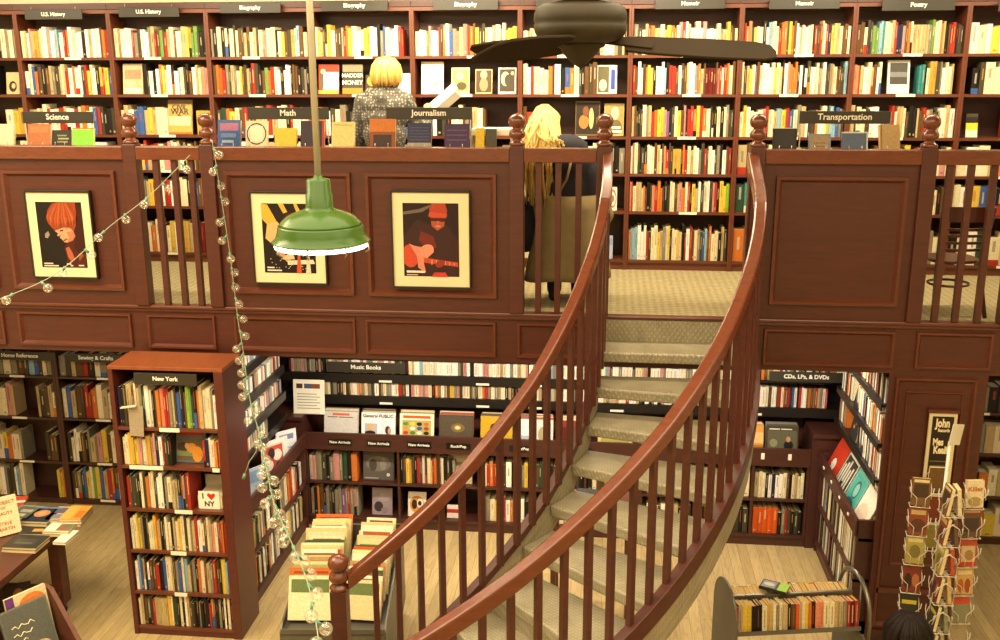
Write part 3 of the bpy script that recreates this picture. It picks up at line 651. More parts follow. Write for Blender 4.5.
mface(408, 426, 515, .107, .23, 'white face-out book with orange and black figures, lower browser shelf', [(.1, .9, .15, .85, 'd89048', 1), (.2, .5, .3, .7, '3a2e26', 1), (.5, .85, .35, .75, 'e8e0d0', 1), (.55, .75, .45, .65, '3a2e26', 1), (.0, 1, .0, .08, 'e8e0d0')], 'e6dcc8')
mface(447, 462, 522, .107, .12, 'red and white booklet lying tilted on the lower browser shelf', [(0, 1, .4, .7, 'a92a2a')], 'd8d0c4')
# records in the bins: each bin a small leaning pack, front cover showing
REC = [(322, 358, 'd0ccc6', 'grey record sleeve with red title in the first bin', [(.25, .75, .82, .92, 'd8664a'), (.1, .4, .73, .77, '5a5652'), (.45, .85, .73, .77, '5a5652')], ()),
       (359, 396, 'f3f1ee', 'white General PUBLIC record sleeve with two portraits', [(.1, .47, .0, .52, 'b9b4c4'), (.52, .88, .0, .5, 'e3e4ee'), (.18, .36, .2, .5, 'd8b070', 1), (.1, .42, -.0, .2, '2a2224', 1), (.7, .86, .05, .42, '4a3630', 1), (.78, .88, .05, .35, 'c89a80', 1)], ('General PUBLIC', .042)),
       (398, 434, 'ece7c9', 'comic-style record sleeve with orange title and crowded cartoon panels', [(.1, .9, .8, .92, 'cf5a24'), (.08, .92, .05, .72, 'b5a860')]+[(.1+.2*(k % 4), .26+.2*(k % 4), .08+.2*(k//4), .24+.2*(k//4), c, 1) for k, c in enumerate(['c0402a', '4a7a3a', 'e8e0d0', '2f2a22', 'd8923a', 'f0e8d0', '3a5a8a', 'a84a2a', '5a8a4a', 'e8c84a', '2f2a22', 'd06a3a'])], ()),
       (438, 473, '4d4436', 'dark brown record sleeve with a small glowing spot', [(.05, .95, .05, .95, '54493a'), (.35, .75, .25, .65, '7a6440', 1), (.45, .64, .36, .55, 'd8b060', 1), (.5, .59, .41, .5, 'fff0c0', 1)], ()),
       (480, 512, 'c9a028', 'yellow record sleeve with dark heads, half hidden by the handrail', [(.3, .55, .55, .8, '5a2a1c', 1), (.52, .8, .6, .85, '3a1e16', 1)], ()),
       (516, 533, 'd8dde2', 'pale white record sleeve seen between the stair balusters', [(.1, .9, .1, .5, 'a8b0b8')], ()),
       (534, 553, 'cfd2cc', 'pale grey record sleeve beside the left stair stringer', [(.2, .8, .3, .8, 'a89a70', 1)], ()),
       (556, 576, '8a2f2c', 'dark red record sleeve behind the left stair stringer', [(.2, .8, .3, .8, '5a1f1c')], ()),
       (598, 633, 'cfc07a', 'yellow-green lettered record sleeve under the third stair tread', [(.1, .9, .75, .92, '3a4a6a'), (.1, .9, .2, .6, 'a89a50')], ()),
       (640, 676, 'd09a3a', 'orange-yellow record sleeve under the stair treads', [(.1, .9, .2, .7, 'b57a2a')], ()),
       (740, 765, 'd09a4c', 'orange landscape record sleeve just right of the stairs', [(0, 1, .0, .45, 'b5702a'), (0, 1, .5, .8, 'e0b878')], ()),
       (768, 800, '45402f', 'dark record sleeve with a man in black under a white title', [(.04, .96, .04, .8, '5d5a44'), (.55, .85, .0, .38, '1d1a18', 1), (.62, .76, .32, .56, 'b98a6a', 1), (.1, .35, .1, .45, '8a8462', 1), (.08, .42, .84, .89, 'd8d2c4'), (.46, .8, .84, .89, 'd8d2c4')], ())]
for k, (a, b, col, lab, rects, tx) in enumerate(REC):
    if k in (0, 1, 2, 3, 11): rects = [(r_[0], r_[1], .34+.66*r_[2], .34+.66*r_[3])+tuple(r_[4:]) for r_ in rects]
    A = aty(a, 425, RY0+.05); B = aty(b, 425, RY0+.05); w = min(.315, B.x-A.x); cx = (A.x+B.x)/2
    faceout('vinyl_record', lab, Mt(cx, RY0+.045, .79, 0, -.2), w, .315 if w > .2 else .30, .006, rects, col=col, cat='record', group='records facing out of the bins',
            txt=[(tx[0], tx[1], .5, .90, 'frame_black')] if tx else ())
    rnd = random.Random(k)
    for q in range(4):
        c = rnd.choice(['c9b487', '8a7a62', 'd8cdb0', '5a5044', 'a8553a', '6a7a80']); wv = w*rnd.uniform(.97, 1.0)
        M = Mt(cx+rnd.uniform(-.006, .006), RY0+.058+q*.018, .79, 0, -.2); m2 = MB()
        m2.box(-wv/2, wv/2, 0, .003, 0, .318+.004*q, 'printed', c, M).box(-wv/2+.003, wv/2-.003, .003, .005, .002, .314+.004*q, 'page', None, M)
        nm = 'first second third fourth'.split()[q]
        tag(m2.build('vinyl_record'), nm+' record packed behind the '+' '.join(lab.split()[:6]), 'record', 'records packed behind the front sleeves')
# wall racks of CDs above the bins
CDZ = [1.418, 1.205]
rk = thing('cd_rack', 'long black two-tier CD rack on the wall above the record bins', 'CD rack', (-.5, 8.7, 1.15))
for z in CDZ+[1.64]:
    s = MB().box(-3.0, 1.22, 8.66, 8.87, z-.02, z, 'rack_black').box(-3.0, 1.22, 8.655, 8.665, z-.085, z, 'rack_black').build('shelf', rk)
    for x in ([-2.0, -1.10, -.62, .12] if z < 1.6 else []): MB().box(x-.06, x+.06, 8.652, 8.656, z-.075, z-.055, 'label_white').build('shelf_label', s)
MB().box(-3.0, 1.22, 8.87, 8.885, 1.10, 1.85, 'rack_black').build('back_panel', rk)
rk2 = thing('dvd_rack', 'black two-tier DVD rack on the wall under the CDs, LPs sign', 'DVD rack', (1.7, 8.7, 1.12))
for z in (1.215, 1.465):
    s = MB().box(1.23, 2.30, 8.66, 8.87, z-.02, z, 'rack_black').box(1.23, 2.30, 8.655, 8.665, z-.085 if z < 1.3 else z-.022, z, 'rack_black').build('shelf', rk2)
MB().box(1.33, 1.40, 8.652, 8.656, 1.14, 1.16, 'label_white').build('shelf_label', s)
MB().box(1.23, 2.30, 8.87, 8.885, 1.10, 1.85, 'rack_black').build('back_panel', rk2)
random.seed(5)
CDS = 'wcgwkpwcgtwwdcpwugwckwrcgwwtcpkwgwcwdtw'
def cdrow(n, a, b, z, place, pal=CDS):
    r = random.Random(place); row(''.join(r.choice(pal) for _ in range(n)), a, b, Matrix.Translation((0, 8.672, z)), .128, place, kind='cd_case', depth=.135, dvar=.004, hmin=.95, wvar=.3)
def xa(px, py): return aty(px, py, 8.67).x
cdrow(14, xa(288, 362), xa(325, 362), CDZ[0], 'top CD tier, end before the sign', 'kgdwpgck')
cdrow(60, xa(326, 366), xa(528, 366), CDZ[0], 'top CD tier left of the stairs'); cdrow(22, xa(529, 366), xa(592, 366), CDZ[0], 'top CD tier behind the left balusters')
cdrow(34, xa(593, 366), xa(700, 366), CDZ[0], 'top CD tier seen under the first tread'); cdrow(16, xa(702, 366), 1.2, CDZ[0], 'top CD tier behind the right balusters')
cdrow(70, xa(312, 390), xa(530, 390), CDZ[1], 'lower CD tier left of the stairs', 'wcgwkptcgdwndcyokgwctnr'); cdrow(20, xa(531, 390), xa(592, 390), CDZ[1], 'lower CD tier behind the left balusters')
cdrow(30, xa(593, 390), xa(690, 390), CDZ[1], 'lower CD tier under the second tread')
r = random.Random(3)
row(''.join(r.choice('rwkgrbdcwkrtnogw') for _ in range(34)), 1.26, 1.96, Matrix.Translation((0, 8.672, 1.215)), .19, 'rack shelf below the CDs, LPs sign', kind='dvd_case', depth=.135, dvar=.004, hmin=.93)
row(''.join(r.choice('rwkecbdcwkctnogw') for _ in range(40)), 1.26, 2.2, Matrix.Translation((0, 8.672, 1.465)), .17, 'rack shelf above the CDs, LPs sign', kind='dvd_case', depth=.135, dvar=.004, hmin=.93)
sign('Music Books', -2.53, -1.80, 1.45, 1.545, 8.60, 'black Music Books sign on the CD rack', tsize=.055)
sign('CDs, LPs, & DVDs', 1.42, 2.08, 1.51, 1.60, 8.5, 'black CDs, LPs, & DVDs sign in the right nook', tsize=.05, dx=-.02)
# corner cabinets
for (x0, x1, lab) in ((-3.09, -2.722, 'dark corner cabinet carrying a white notice, left end of the browsers'), (1.802, 2.32, 'dark corner cabinet at the right end of the browsers')):
    c = thing('corner_cabinet', lab, 'cabinet', ((x0+x1)/2, 8.64, 0))
    MB().box(x0, x1, RY0, RY1, 0, 1.04, 'darkwood').build('body', c); MB().box(x0, x1, RY0-.02, RY1, 1.04, 1.075, 'darkwood').build('top', c, bevel=.004)
A = aty(293, 410, RY0+.08); w = aty(324, 410, RY0+.08).x-A.x
M = Mt(A.x+w/2, RY0+.1, 1.075, 0, -.1)
n_ = thing('notice_stand', 'white printed notice standing on the left corner cabinet', 'notice', M.translation)
mb = MB().box(-w/2, w/2, 0, .006, .0, .315, 'paper', None, M)
for (x0, x1, z0, z1, c) in [(-.4, -.2, .74, .88, '4a3a34'), (-.15, .1, .74, .88, '4a5a7a'), (.1, .36, .74, .88, '8a4a34')]+[(-.38, .36-.1*(k % 2), .14+.085*k, .16+.085*k, '8a8890') for k in range(6)]:
    mb.add([M @ Vector(p) for p in ((x0*w, -.001, z0*.315), (x1*w, -.001, z0*.315), (x1*w, -.001, z1*.315), (x0*w, -.001, z1*.315))], [(0, 1, 2, 3)], 'printed', c)
mb.build('sheet', n_); MB().box(-w/2, w/2, -.02, .05, -.002, .004, 'acrylic_edge', None, M).build('foot', n_)

# ---------------------------------------------------------------- left side unit (faces +x) and right side unit (faces -x)
def side_unit(xf, xb, y0, y1, label, sgn):
    o = thing('record_browser', label, 'record browser', ((xf+xb)/2, (y0+y1)/2, 0)); a, b = min(xf, xb), max(xf, xb)
    ins = lambda d: (xf-d*sgn)
    def bx(xa_, xb_, ya, yb_, z0, z1, nm, bevel=0): return MB().box(min(xa_, xb_), max(xa_, xb_), ya, yb_, z0, z1, 'darkwood').build(nm, o, bevel=bevel)
    bx(ins(.02), xb, y0, y1, 0, .085, 'plinth')
    for z in (.107, .452): bx(ins(.005), xb, y0, y1, z-.022, z, 'shelf')
    bx(ins(.02), xb, y0, y1, .76, .785, 'bin_floor'); f = bx(ins(-.01), ins(.015), y0, y1, .80, .93, 'bin_front', .003)
    for y in (y0, y1-.022): bx(ins(.005), xb, y, y+.022, 0, .93, 'side_panel')
    bx(xb, xb+.012*sgn, y0, y1, 0, .93, 'back_panel')
    return o, f
su, sf = side_unit(-2.70, -3.09, 6.93, RY0-.03, 'dark side browser in the left nook with tilted bin front', 1)
ML = Matrix.Rotation(PI/2, 4, 'Z')          # local x -> +y, spine faces +x
def lrow(seq, y0, y1, z, h, place, x=-2.73, **k): row(seq, y0, y1, Matrix.Translation((x, 0, z)) @ ML, h, place, **k)
lrow('roeEktdcgkcwkgocn', 6.98, 7.62, .452, .27, 'upper shelf of the left side browser', depth=.2); lrow('ktgcorcpdkw', 7.66, 8.34, .452, .27, 'far upper shelf of the left side browser', depth=.2)
lrow('nrkodcgkwcgkotcwdgcwgkd', 6.98, 7.70, .107, .28, 'lower shelf of the left side browser', depth=.2); lrow('wkcygdwkcgdtk', 7.74, 8.34, .107, .28, 'far lower shelf of the left side browser', depth=.2)
lr = thing('cd_rack', 'black sloping CD rack on the left nook wall', 'CD rack', (-3.0, 7.5, 1.1))
def zl(px, py): return atx(px, py, -2.86)
CL = [1.84, 1.585, 1.34, 1.13]
for k, z in enumerate(CL):
    MB().box(-3.09, -2.845, 6.95, 8.33, z-.022, z, 'rack_black').box(-2.85, -2.84, 6.95, 8.33, z-.07, z+.004, 'rack_black').build('shelf', lr)
MB().box(-3.095, -3.085, 6.95, 8.33, 1.0, 2.05, 'rack_black').build('back_panel', lr)
for k, z in enumerate(CL):
    r = random.Random(k+40); lrow(''.join(r.choice('wugwpcvwgcwprwgtu') for _ in range(46 if k < 3 else 40)), 6.97, 8.30 if k < 3 else 7.9, z, .128, ['top', 'second', 'third', 'lowest'][k]+' tier of the left nook rack', x=-2.862, kind='cd_case', depth=.135, dvar=.003, hmin=.95, wvar=.3)
def lface(py, y, z, w, h, label, rects, col, name='vinyl_record', cat='record', yaw=1.25, tilt=.05, x=-2.795):
    faceout(name, label, Matrix.Translation((x, y, z)) @ Matrix.Rotation(yaw, 4, 'Z') @ Matrix.Rotation(-tilt, 4, 'X'), w, h, .01, rects, col=col, cat=cat, group='sleeves in the left side bin')
lface(0, 7.25, .79, .22, .25, 'pale blue sleeve standing nearest in the left side bin', [(.1, .9, .5, .9, '7d9ab8'), (.2, .7, .1, .4, 'c9d4de', 1)], 'a9bccb', yaw=1.0)
lface(0, 7.78, .79, .23, .25, 'red and white collage sleeve in the left side bin', [(.05, .95, .05, .95, 'c04a3a'), (.1, .5, .1, .5, 'e8e0d0', 1), (.5, .9, .4, .8, 'e8e0d0', 1), (.3, .6, .5, .9, '3a2e36', 1), (.6, .85, .1, .35, '2f3a5a', 1)], 'd8cdbc', yaw=.95)
lface(0, 7.9, .79, .23, .255, 'white edged sleeve behind the red collage sleeve', [], 'e6e2dc', yaw=.95)
lface(0, 8.15, .79, .2, .24, 'white printed notice at the far end of the left side bin', [(.15, .85, .65, .85, '7a8aa8'), (.15, .85, .3, .35, 'a8a8b0'), (.15, .7, .2, .25, 'a8a8b0')], 'e9eaf0', name='notice_card', cat='notice', yaw=.8)

ru, rf = side_unit(1.87, 2.31, 7.02, RY0-.03, 'dark side browser full of upright records in the right nook', -1)
MR = Matrix.Rotation(-PI/2, 4, 'Z')         # local x -> -y, spine faces -x
def rrow(seq, ya, yb, z, h, place, x=1.90, **k): row(seq, -yb, -ya, Matrix.Translation((x, 0, z)) @ MR, h, place, **k)
rrow('cckgwbdgcckEgkwdtcgkcwdccktccwcdkgkcwc', 7.06, 8.33, .452, .30, 'upper row of the right side browser', kind='record_sleeve', depth=.31, dvar=.01, hmin=.93, wvar=.5, start='far end')
rrow('gkdkcgwgkpndkcgdwctkEgkwcodkwcgtkwcopc', 7.06, 8.33, .107, .30, 'lower row of the right side browser', kind='record_sleeve', depth=.31, dvar=.01, hmin=.9, wvar=.5, start='far end')
for y in (7.25, 7.55, 7.85, 8.15): MB().box(1.855, 1.861, y-.02, y+.02, .862, .880, 'label_white').build('label_holder', rf)
def rface(y, label, rects, col, w=.305, h=.315, tilt=.42, x=1.905, z=.79):
    faceout('vinyl_record', label, Matrix.Translation((x, y, z)) @ Matrix.Rotation(-PI/2, 4, 'Z') @ Matrix.Rotation(-tilt, 4, 'X'), w, h, .008, rects, col=col, cat='record', group='records in the right side bin')
rface(8.18, 'red record sleeve with a white disc in the right side bin', [(.25, .6, .15, .5, 'f0e6d8', 1)], 'c23a22')
rface(7.85, 'black and white patterned record sleeve in the right side bin', [(.05, .95, .05, .95, '3a3830')]+[(.1+.16*k, .2+.16*k, .1+.1*(k % 3), .7+.1*(k % 3), 'cfc8b4') for k in range(5)], 'd8d0bc')
rface(7.52, 'teal record sleeve with a round faced portrait in the right side bin', [(.1, .9, .05, .9, '4fa596'), (.3, .72, .3, .8, '3a6a66', 1), (.36, .66, .36, .72, '86bcae', 1), (.2, .8, .03, .3, '2f5a58', 1)], '6ab0a0')
rface(7.205, 'cream record sleeve nearest in the right side bin', [(.1, .8, .05, .6, 'e3c9ae', 1)], 'efe2cc')
for k in range(12):
    y = 8.192-.33*(k//3); q = k % 3
    m2 = MB(); M = Matrix.Translation((1.935+q*.022, y, .80)) @ MR @ Matrix.Rotation(-.42, 4, 'X'); c = ['d8c9a0', 'b9a070', 'e6dcc0'][q]
    m2.box(-.15, .15, 0, .012, 0, .318+.006*q, 'printed', c, M)
    tag(m2.build('vinyl_record'), ['first', 'second', 'third'][q]+' pale sleeve behind the '+['red', 'patterned', 'teal', 'cream'][k//3]+' record, right side bin', 'record', 'records packed in the right side bin')
rr = thing('dvd_rack', 'black sloping DVD rack on the right nook wall', 'DVD rack', (2.2, 7.7, 1.1))
RL = [1.83, 1.53, 1.25]
for z in RL: MB().box(1.965, 2.312, 7.02, 8.37, z-.02, z, 'rack_black').box(1.96, 1.97, 7.02, 8.37, z-.05, z+.004, 'rack_black').build('shelf', rr)
MB().box(2.312, 2.322, 7.02, 8.37, 1.15, 2.06, 'rack_black').build('back_panel', rr)
r = random.Random(9)
for k, z in enumerate(RL):
    seq = ''.join(r.choice('wcogrwkbtcwgr') for _ in range(54))
    if k == 1: seq = seq[:16]+'________'+seq[24:]
    if k == 2: seq = seq[:10]+'__________________'+seq[28:]
    rrow(seq, 7.04, 8.34, z, .192, ['top', 'middle', 'lowest'][k]+' tier of the right nook rack', x=1.985, kind='dvd_case', depth=.135, dvar=.003, hmin=.95, start='far end')
for (y, z, lab, rc) in ((7.80, RL[1], 'dark face-out disc set on the middle tier, right nook', [(.1, .9, .2, .8, '5a5a70', 1)]), (7.84, RL[2], 'large black face-out disc set on the lowest tier, right nook', [(.3, .45, .4, .55, 'b5803a', 1), (.5, .6, .6, .7, 'a8623a', 1)]), (7.60, RL[2], 'black face-out disc set nearer the pillar, right nook', [(.2, .8, .3, .7, '4a4a40', 1)])):
    faceout('disc_set', lab, Matrix.Translation((1.985, y, z+.002)) @ MR @ Matrix.Rotation(-.2, 4, 'X'), .17 if z != RL[2] else .2, .2, .02, rc, col='2a2826', cat='disc set', group='face-out disc sets')
# bookcase right of the pillar
bookcase(2.75, 3.65, 8.62, YB-.01, [1.62, 1.24, .86, .46, .07], 2.06, 0, 'dark lower bookcase behind the pillar, at the right frame edge', 'x', mat='darkwood', crown=False, back='shelf_back')
for j, (z, s) in enumerate(zip([1.62, 1.24, .86, .46, .07], ['cctokrcodtwk', 'tkdOOcgkdncr', 'kdcwokdgtckd', 'kdytcgdkoctk', 'rOcecwtkoyct'])):
    row(s, 2.79, 3.62, Matrix.Translation((0, 8.64, z)), .27, ['top', 'second', 'third', 'fourth', 'bottom'][j]+' shelf of the bookcase behind the pillar', depth=.18)
# ================================================================ low bookcases behind the railing panels and what stands on them
LT = 3.585
def lowcase(x0, x1, label):
    o = thing('low_bookcase', label, 'bookcase', ((x0+x1)/2, 7.24, M2))
    MB().box(x0, x0+.025, 7.02, 7.46, M2, LT-.03, 'shelf').build('side_panel', o); MB().box(x1-.025, x1, 7.02, 7.46, M2, LT-.03, 'shelf').build('side_panel', o)
    MB().box(x0+.025, x1-.025, 7.02, 7.04, M2, LT-.03, 'shelf_back').build('back_panel', o)
    for z in (M2+.09, M2+.42, M2+.76): MB().box(x0+.025, x1-.025, 7.04, 7.45, z-.02, z, 'shelf').build('shelf', o)
    MB().box(x0-.01, x1+.01, 7.01, 7.47, LT-.03, LT, 'shelf').build('top_panel', o, bevel=.004)
lowcase(-5.9, -3.62, 'low bookcase behind the left railing panel, carrying the Science sign'); lowcase(-2.76, -.70, 'low bookcase behind the middle railing panel, carrying Math and Journalism signs'); lowcase(1.06, 2.02, 'low bookcase behind the right railing panel, carrying the Transportation sign')
YS = 7.31
for (s, a, b, c, d, lab) in (('Science', 22, 112, 93, 123, 'black Science sign on legs above the left railing panel'), ('Math', 247, 108, 329, 119, 'black Math sign on legs, crossed by the lamp pipe'),
                         ('Journalism', 386, 107, 472, 120, 'black Journalism sign on legs in front of the woman in dotted blouse'), ('Transportation', 800, 111, 890, 124, 'black Transportation sign on legs above the right railing panel')):
    A, B = aty(a, b, YS), aty(c, d, YS); zc = (A.z+B.z)/2
    sign(s, A.x, B.x, zc-.043, zc+.043, YS, lab, legs=LT, tsize=.06)
def display(px0, px1, ptop, label, col, rects=(), y=7.16, yaw=0, easel=True, txt=()):
    a, b = aty(px0, 148, y), aty(px1, 148, y); w = b.x-a.x; h = (aty((px0+px1)/2, ptop, y).z-LT)*1.03
    M = Mt((a.x+b.x)/2, y+.01, LT+.012, yaw, -.22)
    o = faceout('book', label, M, w, h, .025, rects, col=col, txt=txt, group='books displayed along the railing top')
    if easel:
        e = MB()
        for s in (-.25, .25):
            e.tube([M @ Vector((s*w, -.03, .03)), M @ Vector((s*w, -.03, -.002)), M @ Vector((s*w, .05, -.002)), M @ Vector((s*w*.6, .10, .10))], .0025, 'wire_steel', 6)
        e.tube([M @ Vector((-.25*w, .05, -.002)), M @ Vector((.25*w, .05, -.002))], .0025, 'wire_steel', 6)
        tag(e.build('book_easel'), 'wire easel holding the '+' '.join(label.split()[:7]), 'easel', 'wire book easels on the railing top')
display(-2, 13, 127, 'cream displayed book at the left frame edge beside Science', 'd8cda8')
display(27, 50, 127, 'rust brown displayed book under the Science sign', 'a9673e', [(.1, .9, .6, .9, 'b57548')]); display(52, 71, 133, 'dark displayed book with olive stripes under Science', '2e2a20', [(.25, .8, .2, .3, '8a8a5a'), (.3, .85, .4, .5, 'a8a07a'), (.25, .75, .6, .7, '7a8a4a')], y=7.18)
display(72, 93, 131, 'lime green displayed book under the Science sign', '7fd63c', [(0, 1, .93, 1, 'cf7431')])
display(217, 240, 123, 'blue displayed book with pink title beside the left railing post', '3b5a96', [(.1, .9, .6, .88, 'a86a8a'), (.15, .8, .35, .5, '6a88b8'), (.2, .7, .15, .25, 'a8b8c8')])
display(245, 267, 124, 'cream displayed book with a black ring under Math', 'd8cda4', [(.05, .95, .08, .92, '2a2418', 1), (.1, .9, .13, .87, 'd8cda4', 1), (.22, .78, .2, .8, 'e8dfc0')])
display(274, 296, 131, 'plain yellow displayed book under the Math sign', 'd2b62e'); display(300, 324, 124, 'dark purple displayed book with red edge behind the lamp pipe', '35222a', [(.9, 1, 0, 1, 'a93226')])
display(331, 354, 125, 'pale yellow displayed book right of the lamp pipe', 'd8c67c', [(.1, .9, .85, .9, 'b8a868')])
display(369, 395, 122, 'orange brown displayed book at the woman\'s back', '8a4a22', [(0, 1, .55, 1, 'c0702c'), (.15, .85, 0, .45, '3a2a22')]); display(407, 431, 126, 'navy lined displayed book under the Journalism sign', '2f3350', [(0, 1, 0, .2, '9a9280')]+[(.1, .9, .3+.12*k, .34+.12*k, '4a4a66') for k in range(5)])
display(444, 469, 127, 'purple displayed book under the Journalism sign', '3f2a4e', [(.1, .9, .3, .36, '5a4268'), (.1, .9, .5, .56, '5a4268'), (.1, .9, .7, .76, '5a4268')])
display(475, 484, 131, 'narrow yellow displayed book right of the Journalism sign', 'd2b42a', easel=False); display(485, 496, 132, 'narrow dark olive displayed book beside the narrow yellow one', '4a4630', easel=False)
display(773, 797, 131, 'black displayed book left of the Transportation sign', '26221e', [(.08, .92, .1, .9, '332e28'), (0, 1, .96, 1, 'd8d2b0')]); display(809, 831, 137, 'tan and blue-edged displayed book under Transportation', '8a8f96', [(.12, .88, .08, .85, 'a3906c'), (.2, .8, .2, .25, '7a6a4a'), (.2, .8, .4, .45, '7a6a4a')])
display(842, 868, 135, 'slate blue displayed book under the Transportation sign', '5a6a84', [(0, 1, .92, 1, 'cfd4cc'), (.95, 1, 0, 1, 'cfd4cc')]); display(880, 902, 128, 'tan displayed book leaning sideways beside the right railing post', 'bfa273', [(.05, .1, 0, 1, '8a6e44')], yaw=.25)
P0 = aty(492, 129, 7.34)
mb = MB()
for k in range(4): mb.box(P0.x-.14, P0.x+.15, 7.25+.004*k, 7.44, LT+.001+.012*k+.10, LT+.012+.012*k+.10, 'paper', None)
st_ = thing('paper_stand', 'low clear stand of white papers right of the Journalism sign', 'papers', (P0.x, 7.34, LT))
mb.build('paper', st_); MB().box(P0.x-.14, P0.x-.132, 7.25, 7.44, LT, LT+.1, 'acrylic_edge').build('leg', st_); MB().box(P0.x+.142, P0.x+.15, 7.25, 7.44, LT, LT+.1, 'acrylic_edge').build('leg', st_)

# ================================================================ framed photographs
def picture(px, label, art):
    (a, b), (c, d) = px; A = aty(a, b, 6.915); B = aty(c, d, 6.915); x0, x1, z0, z1 = A.x, B.x, B.z, A.z
    y = 6.905
    o = thing('framed_photograph', label, 'picture', ((x0+x1)/2, y, z0))
    f = .008
    m = MB().box(x0-f, x1+f, y-.012, y+.028, z1, z1+.016, 'frame_black').box(x0-f, x1+f, y-.012, y+.028, z0-.016, z0, 'frame_black').box(x0-.012, x0, y-.012, y+.028, z0, z1, 'frame_black').box(x1, x1+.012, y-.012, y+.028, z0, z1, 'frame_black')
    m.build('frame', o, bevel=.002)
    MB().box(x0, x1, y, y+.02, z0, z1, 'mat_board').build('mat_board', o)
    mx, mz = (x1-x0)*.135, (z1-z0)*.11; X0, X1, Z0, Z1 = x0+mx, x1-mx, z0+mz, z1-mz
    pm = MB()
    def P(u, v, k): return Vector((X0+u*(X1-X0), y-.0006-.00025*k, Z0+v*(Z1-Z0)))
    for k, (poly, c) in enumerate(art):
        if poly[0] == 'e':
            cx, cy, rx, ry, rot = poly[1:]; n = 24
            poly = [(cx+rx*math.cos(2*PI*i/n)*math.cos(rot)-ry*math.sin(2*PI*i/n)*math.sin(rot), cy+rx*math.cos(2*PI*i/n)*math.sin(rot)+ry*math.sin(2*PI*i/n)*math.cos(rot)) for i in range(n)]
        pm.add([P(max(0, min(1, u)), max(0, min(1, v)), k) for u, v in poly], [tuple(range(len(poly)))], 'printed', c)
    pm.build('print', o, fix=False)
    return o
bg = [[(0, 0), (1, 0), (1, 1), (0, 1)], '']
def strands(n, x0, x1, y0, y1, dx, cols, w=.02, seed=1):
    r = random.Random(seed); out = []
    for i in range(n):
        t = i/(n-1); x = x0+(x1-x0)*t; yb = y1+r.uniform(-.06, .06); d = dx*(t-.5)+r.uniform(-.03, .03)
        out.append(([(x-w, y0), (x+w, y0), (x+d+w*.6, (y0+yb)/2), (x+d*1.4, yb), (x+d-w*.8, (y0+yb)/2)], cols[i % len(cols)]))
    return out
def q1(*pts): return [((x-140-(y-115)*.115)/296, 1-(y-115)/407) for x, y in pts]
art1 = [(bg[0], '1d1614'), (q1((205, 310), (225, 295), (236, 318), (222, 340), (205, 335)), '8a8070'),
        (q1((400, 118), (440, 150), (470, 260), (470, 400), (420, 440), (380, 420), (390, 300), (405, 220)), '3a1812'),
        (q1((380, 300), (400, 340), (395, 400), (430, 440), (470, 430), (475, 520), (350, 520), (345, 440), (330, 400), (345, 370)), '4a1e16'),
        (q1((340, 400), (360, 390), (385, 430), (400, 470), (380, 490), (355, 455)), 'a8583c'), (q1((420, 440), (440, 420), (455, 445), (430, 480)), '8a4430'),
        (q1((258, 278), (300, 268), (350, 262), (388, 290), (402, 325), (385, 352), (352, 364), (330, 362), (320, 350), (312, 342), (304, 338), (300, 328), (284, 322), (290, 308), (272, 296)), 'd09270'),
        (q1((345, 300), (388, 292), (402, 325), (385, 352), (352, 364), (362, 330)), 'b06e50'), (q1((322, 350), (342, 340), (356, 344), (340, 352), (328, 358)), '8a342a'), (q1((300, 290), (322, 284), (326, 292), (306, 297)), '3a1a14'),
        (q1((296, 322), (308, 318), (310, 326), (302, 330)), '8a4a38'),
        (q1((214, 215), (222, 165), (250, 125), (290, 116), (398, 116), (408, 190), (404, 262), (392, 296), (372, 278), (345, 268), (318, 272), (296, 280), (270, 292), (246, 268), (226, 245)), '8f3d1e')]
r = random.Random(7)
for k in range(20):
    t = k/19; x0_ = 300+70*(t-.3); x1_ = 222+180*t; yb_ = 240+50*math.sin(PI*t)+r.uniform(-12, 12)
    art1.append((q1((x0_-6, 120), (x0_+6, 120), (x1_+7, (120+yb_)/2+20), (x1_+4, yb_), (x1_-6, (120+yb_)/2+20)), ['a54e2c', '93421f', 'b25a34', '9a4624', '883a1c'][k % 5]))
for k, (u, v, w_) in enumerate(((.06, .055, .20), (.06, .02, .32), (.56, .05, .1), (.64, .025, .06), (.82, .03, .12))): art1.append(([(u, v), (u+w_, v), (u+w_, v+.02), (u, v+.02)], 'cfc4b4'))
picture(((26, 192), (98, 277)), 'framed photo of a red-haired singer in profile, on the left railing panel', art1)
art2 = [(bg[0], '201814'), ([(0, .78), (0, 1), (.12, .98), (.3, .72), (.2, .62)], 'd8a43a'), ([(.32, 1), (.42, .86), (.5, .88), (.42, 1)], 'd8a83c'), ([(.62, 1), (.68, .86), (.74, .9), (.68, 1)], 'd8a83c'), ([(.05, .5), (.1, .72), (.3, .74), (.42, .6), (.4, .45), (.28, .35)], 'd8a870'),
        ([(.22, .42), (.5, .2), (.6, .14), (.5, .12), (.2, .34)], 'c98a5a'), ([(.45, .18), (.95, .2), (.98, .14), (.46, .12)], 'e3cfae'), ([(.35, .2), (.55, .34), (.6, .2)], 'd8b48a'), (('e', .55, .75, .14, .12, .4), '4a2418'), (('e', .6, .62, .08, .05, .2), 'a8482c'),
        ([(.62, .0), (.66, .3), (.7, .3), (.72, .0)], 'c04a30'), ([(.8, .0), (.84, .25), (.88, .25), (.9, 0)], 'cfc4a8')]
r = random.Random(4)
for k in range(26): u, v = r.uniform(.1, .9), r.uniform(.05, .3); art2.append((('e', u, v, .012, .008, 0), 'b8a888'))
art2 += [([(.06, .07), (.2, .07), (.2, .09), (.06, .09)], 'd8d0c0'), ([(.06, .03), (.34, .03), (.34, .05), (.06, .05)], 'd8d0c0')]
picture(((251, 193), (327, 283)), 'framed photo of a guitarist, partly hidden by the green lamp shade', art2)
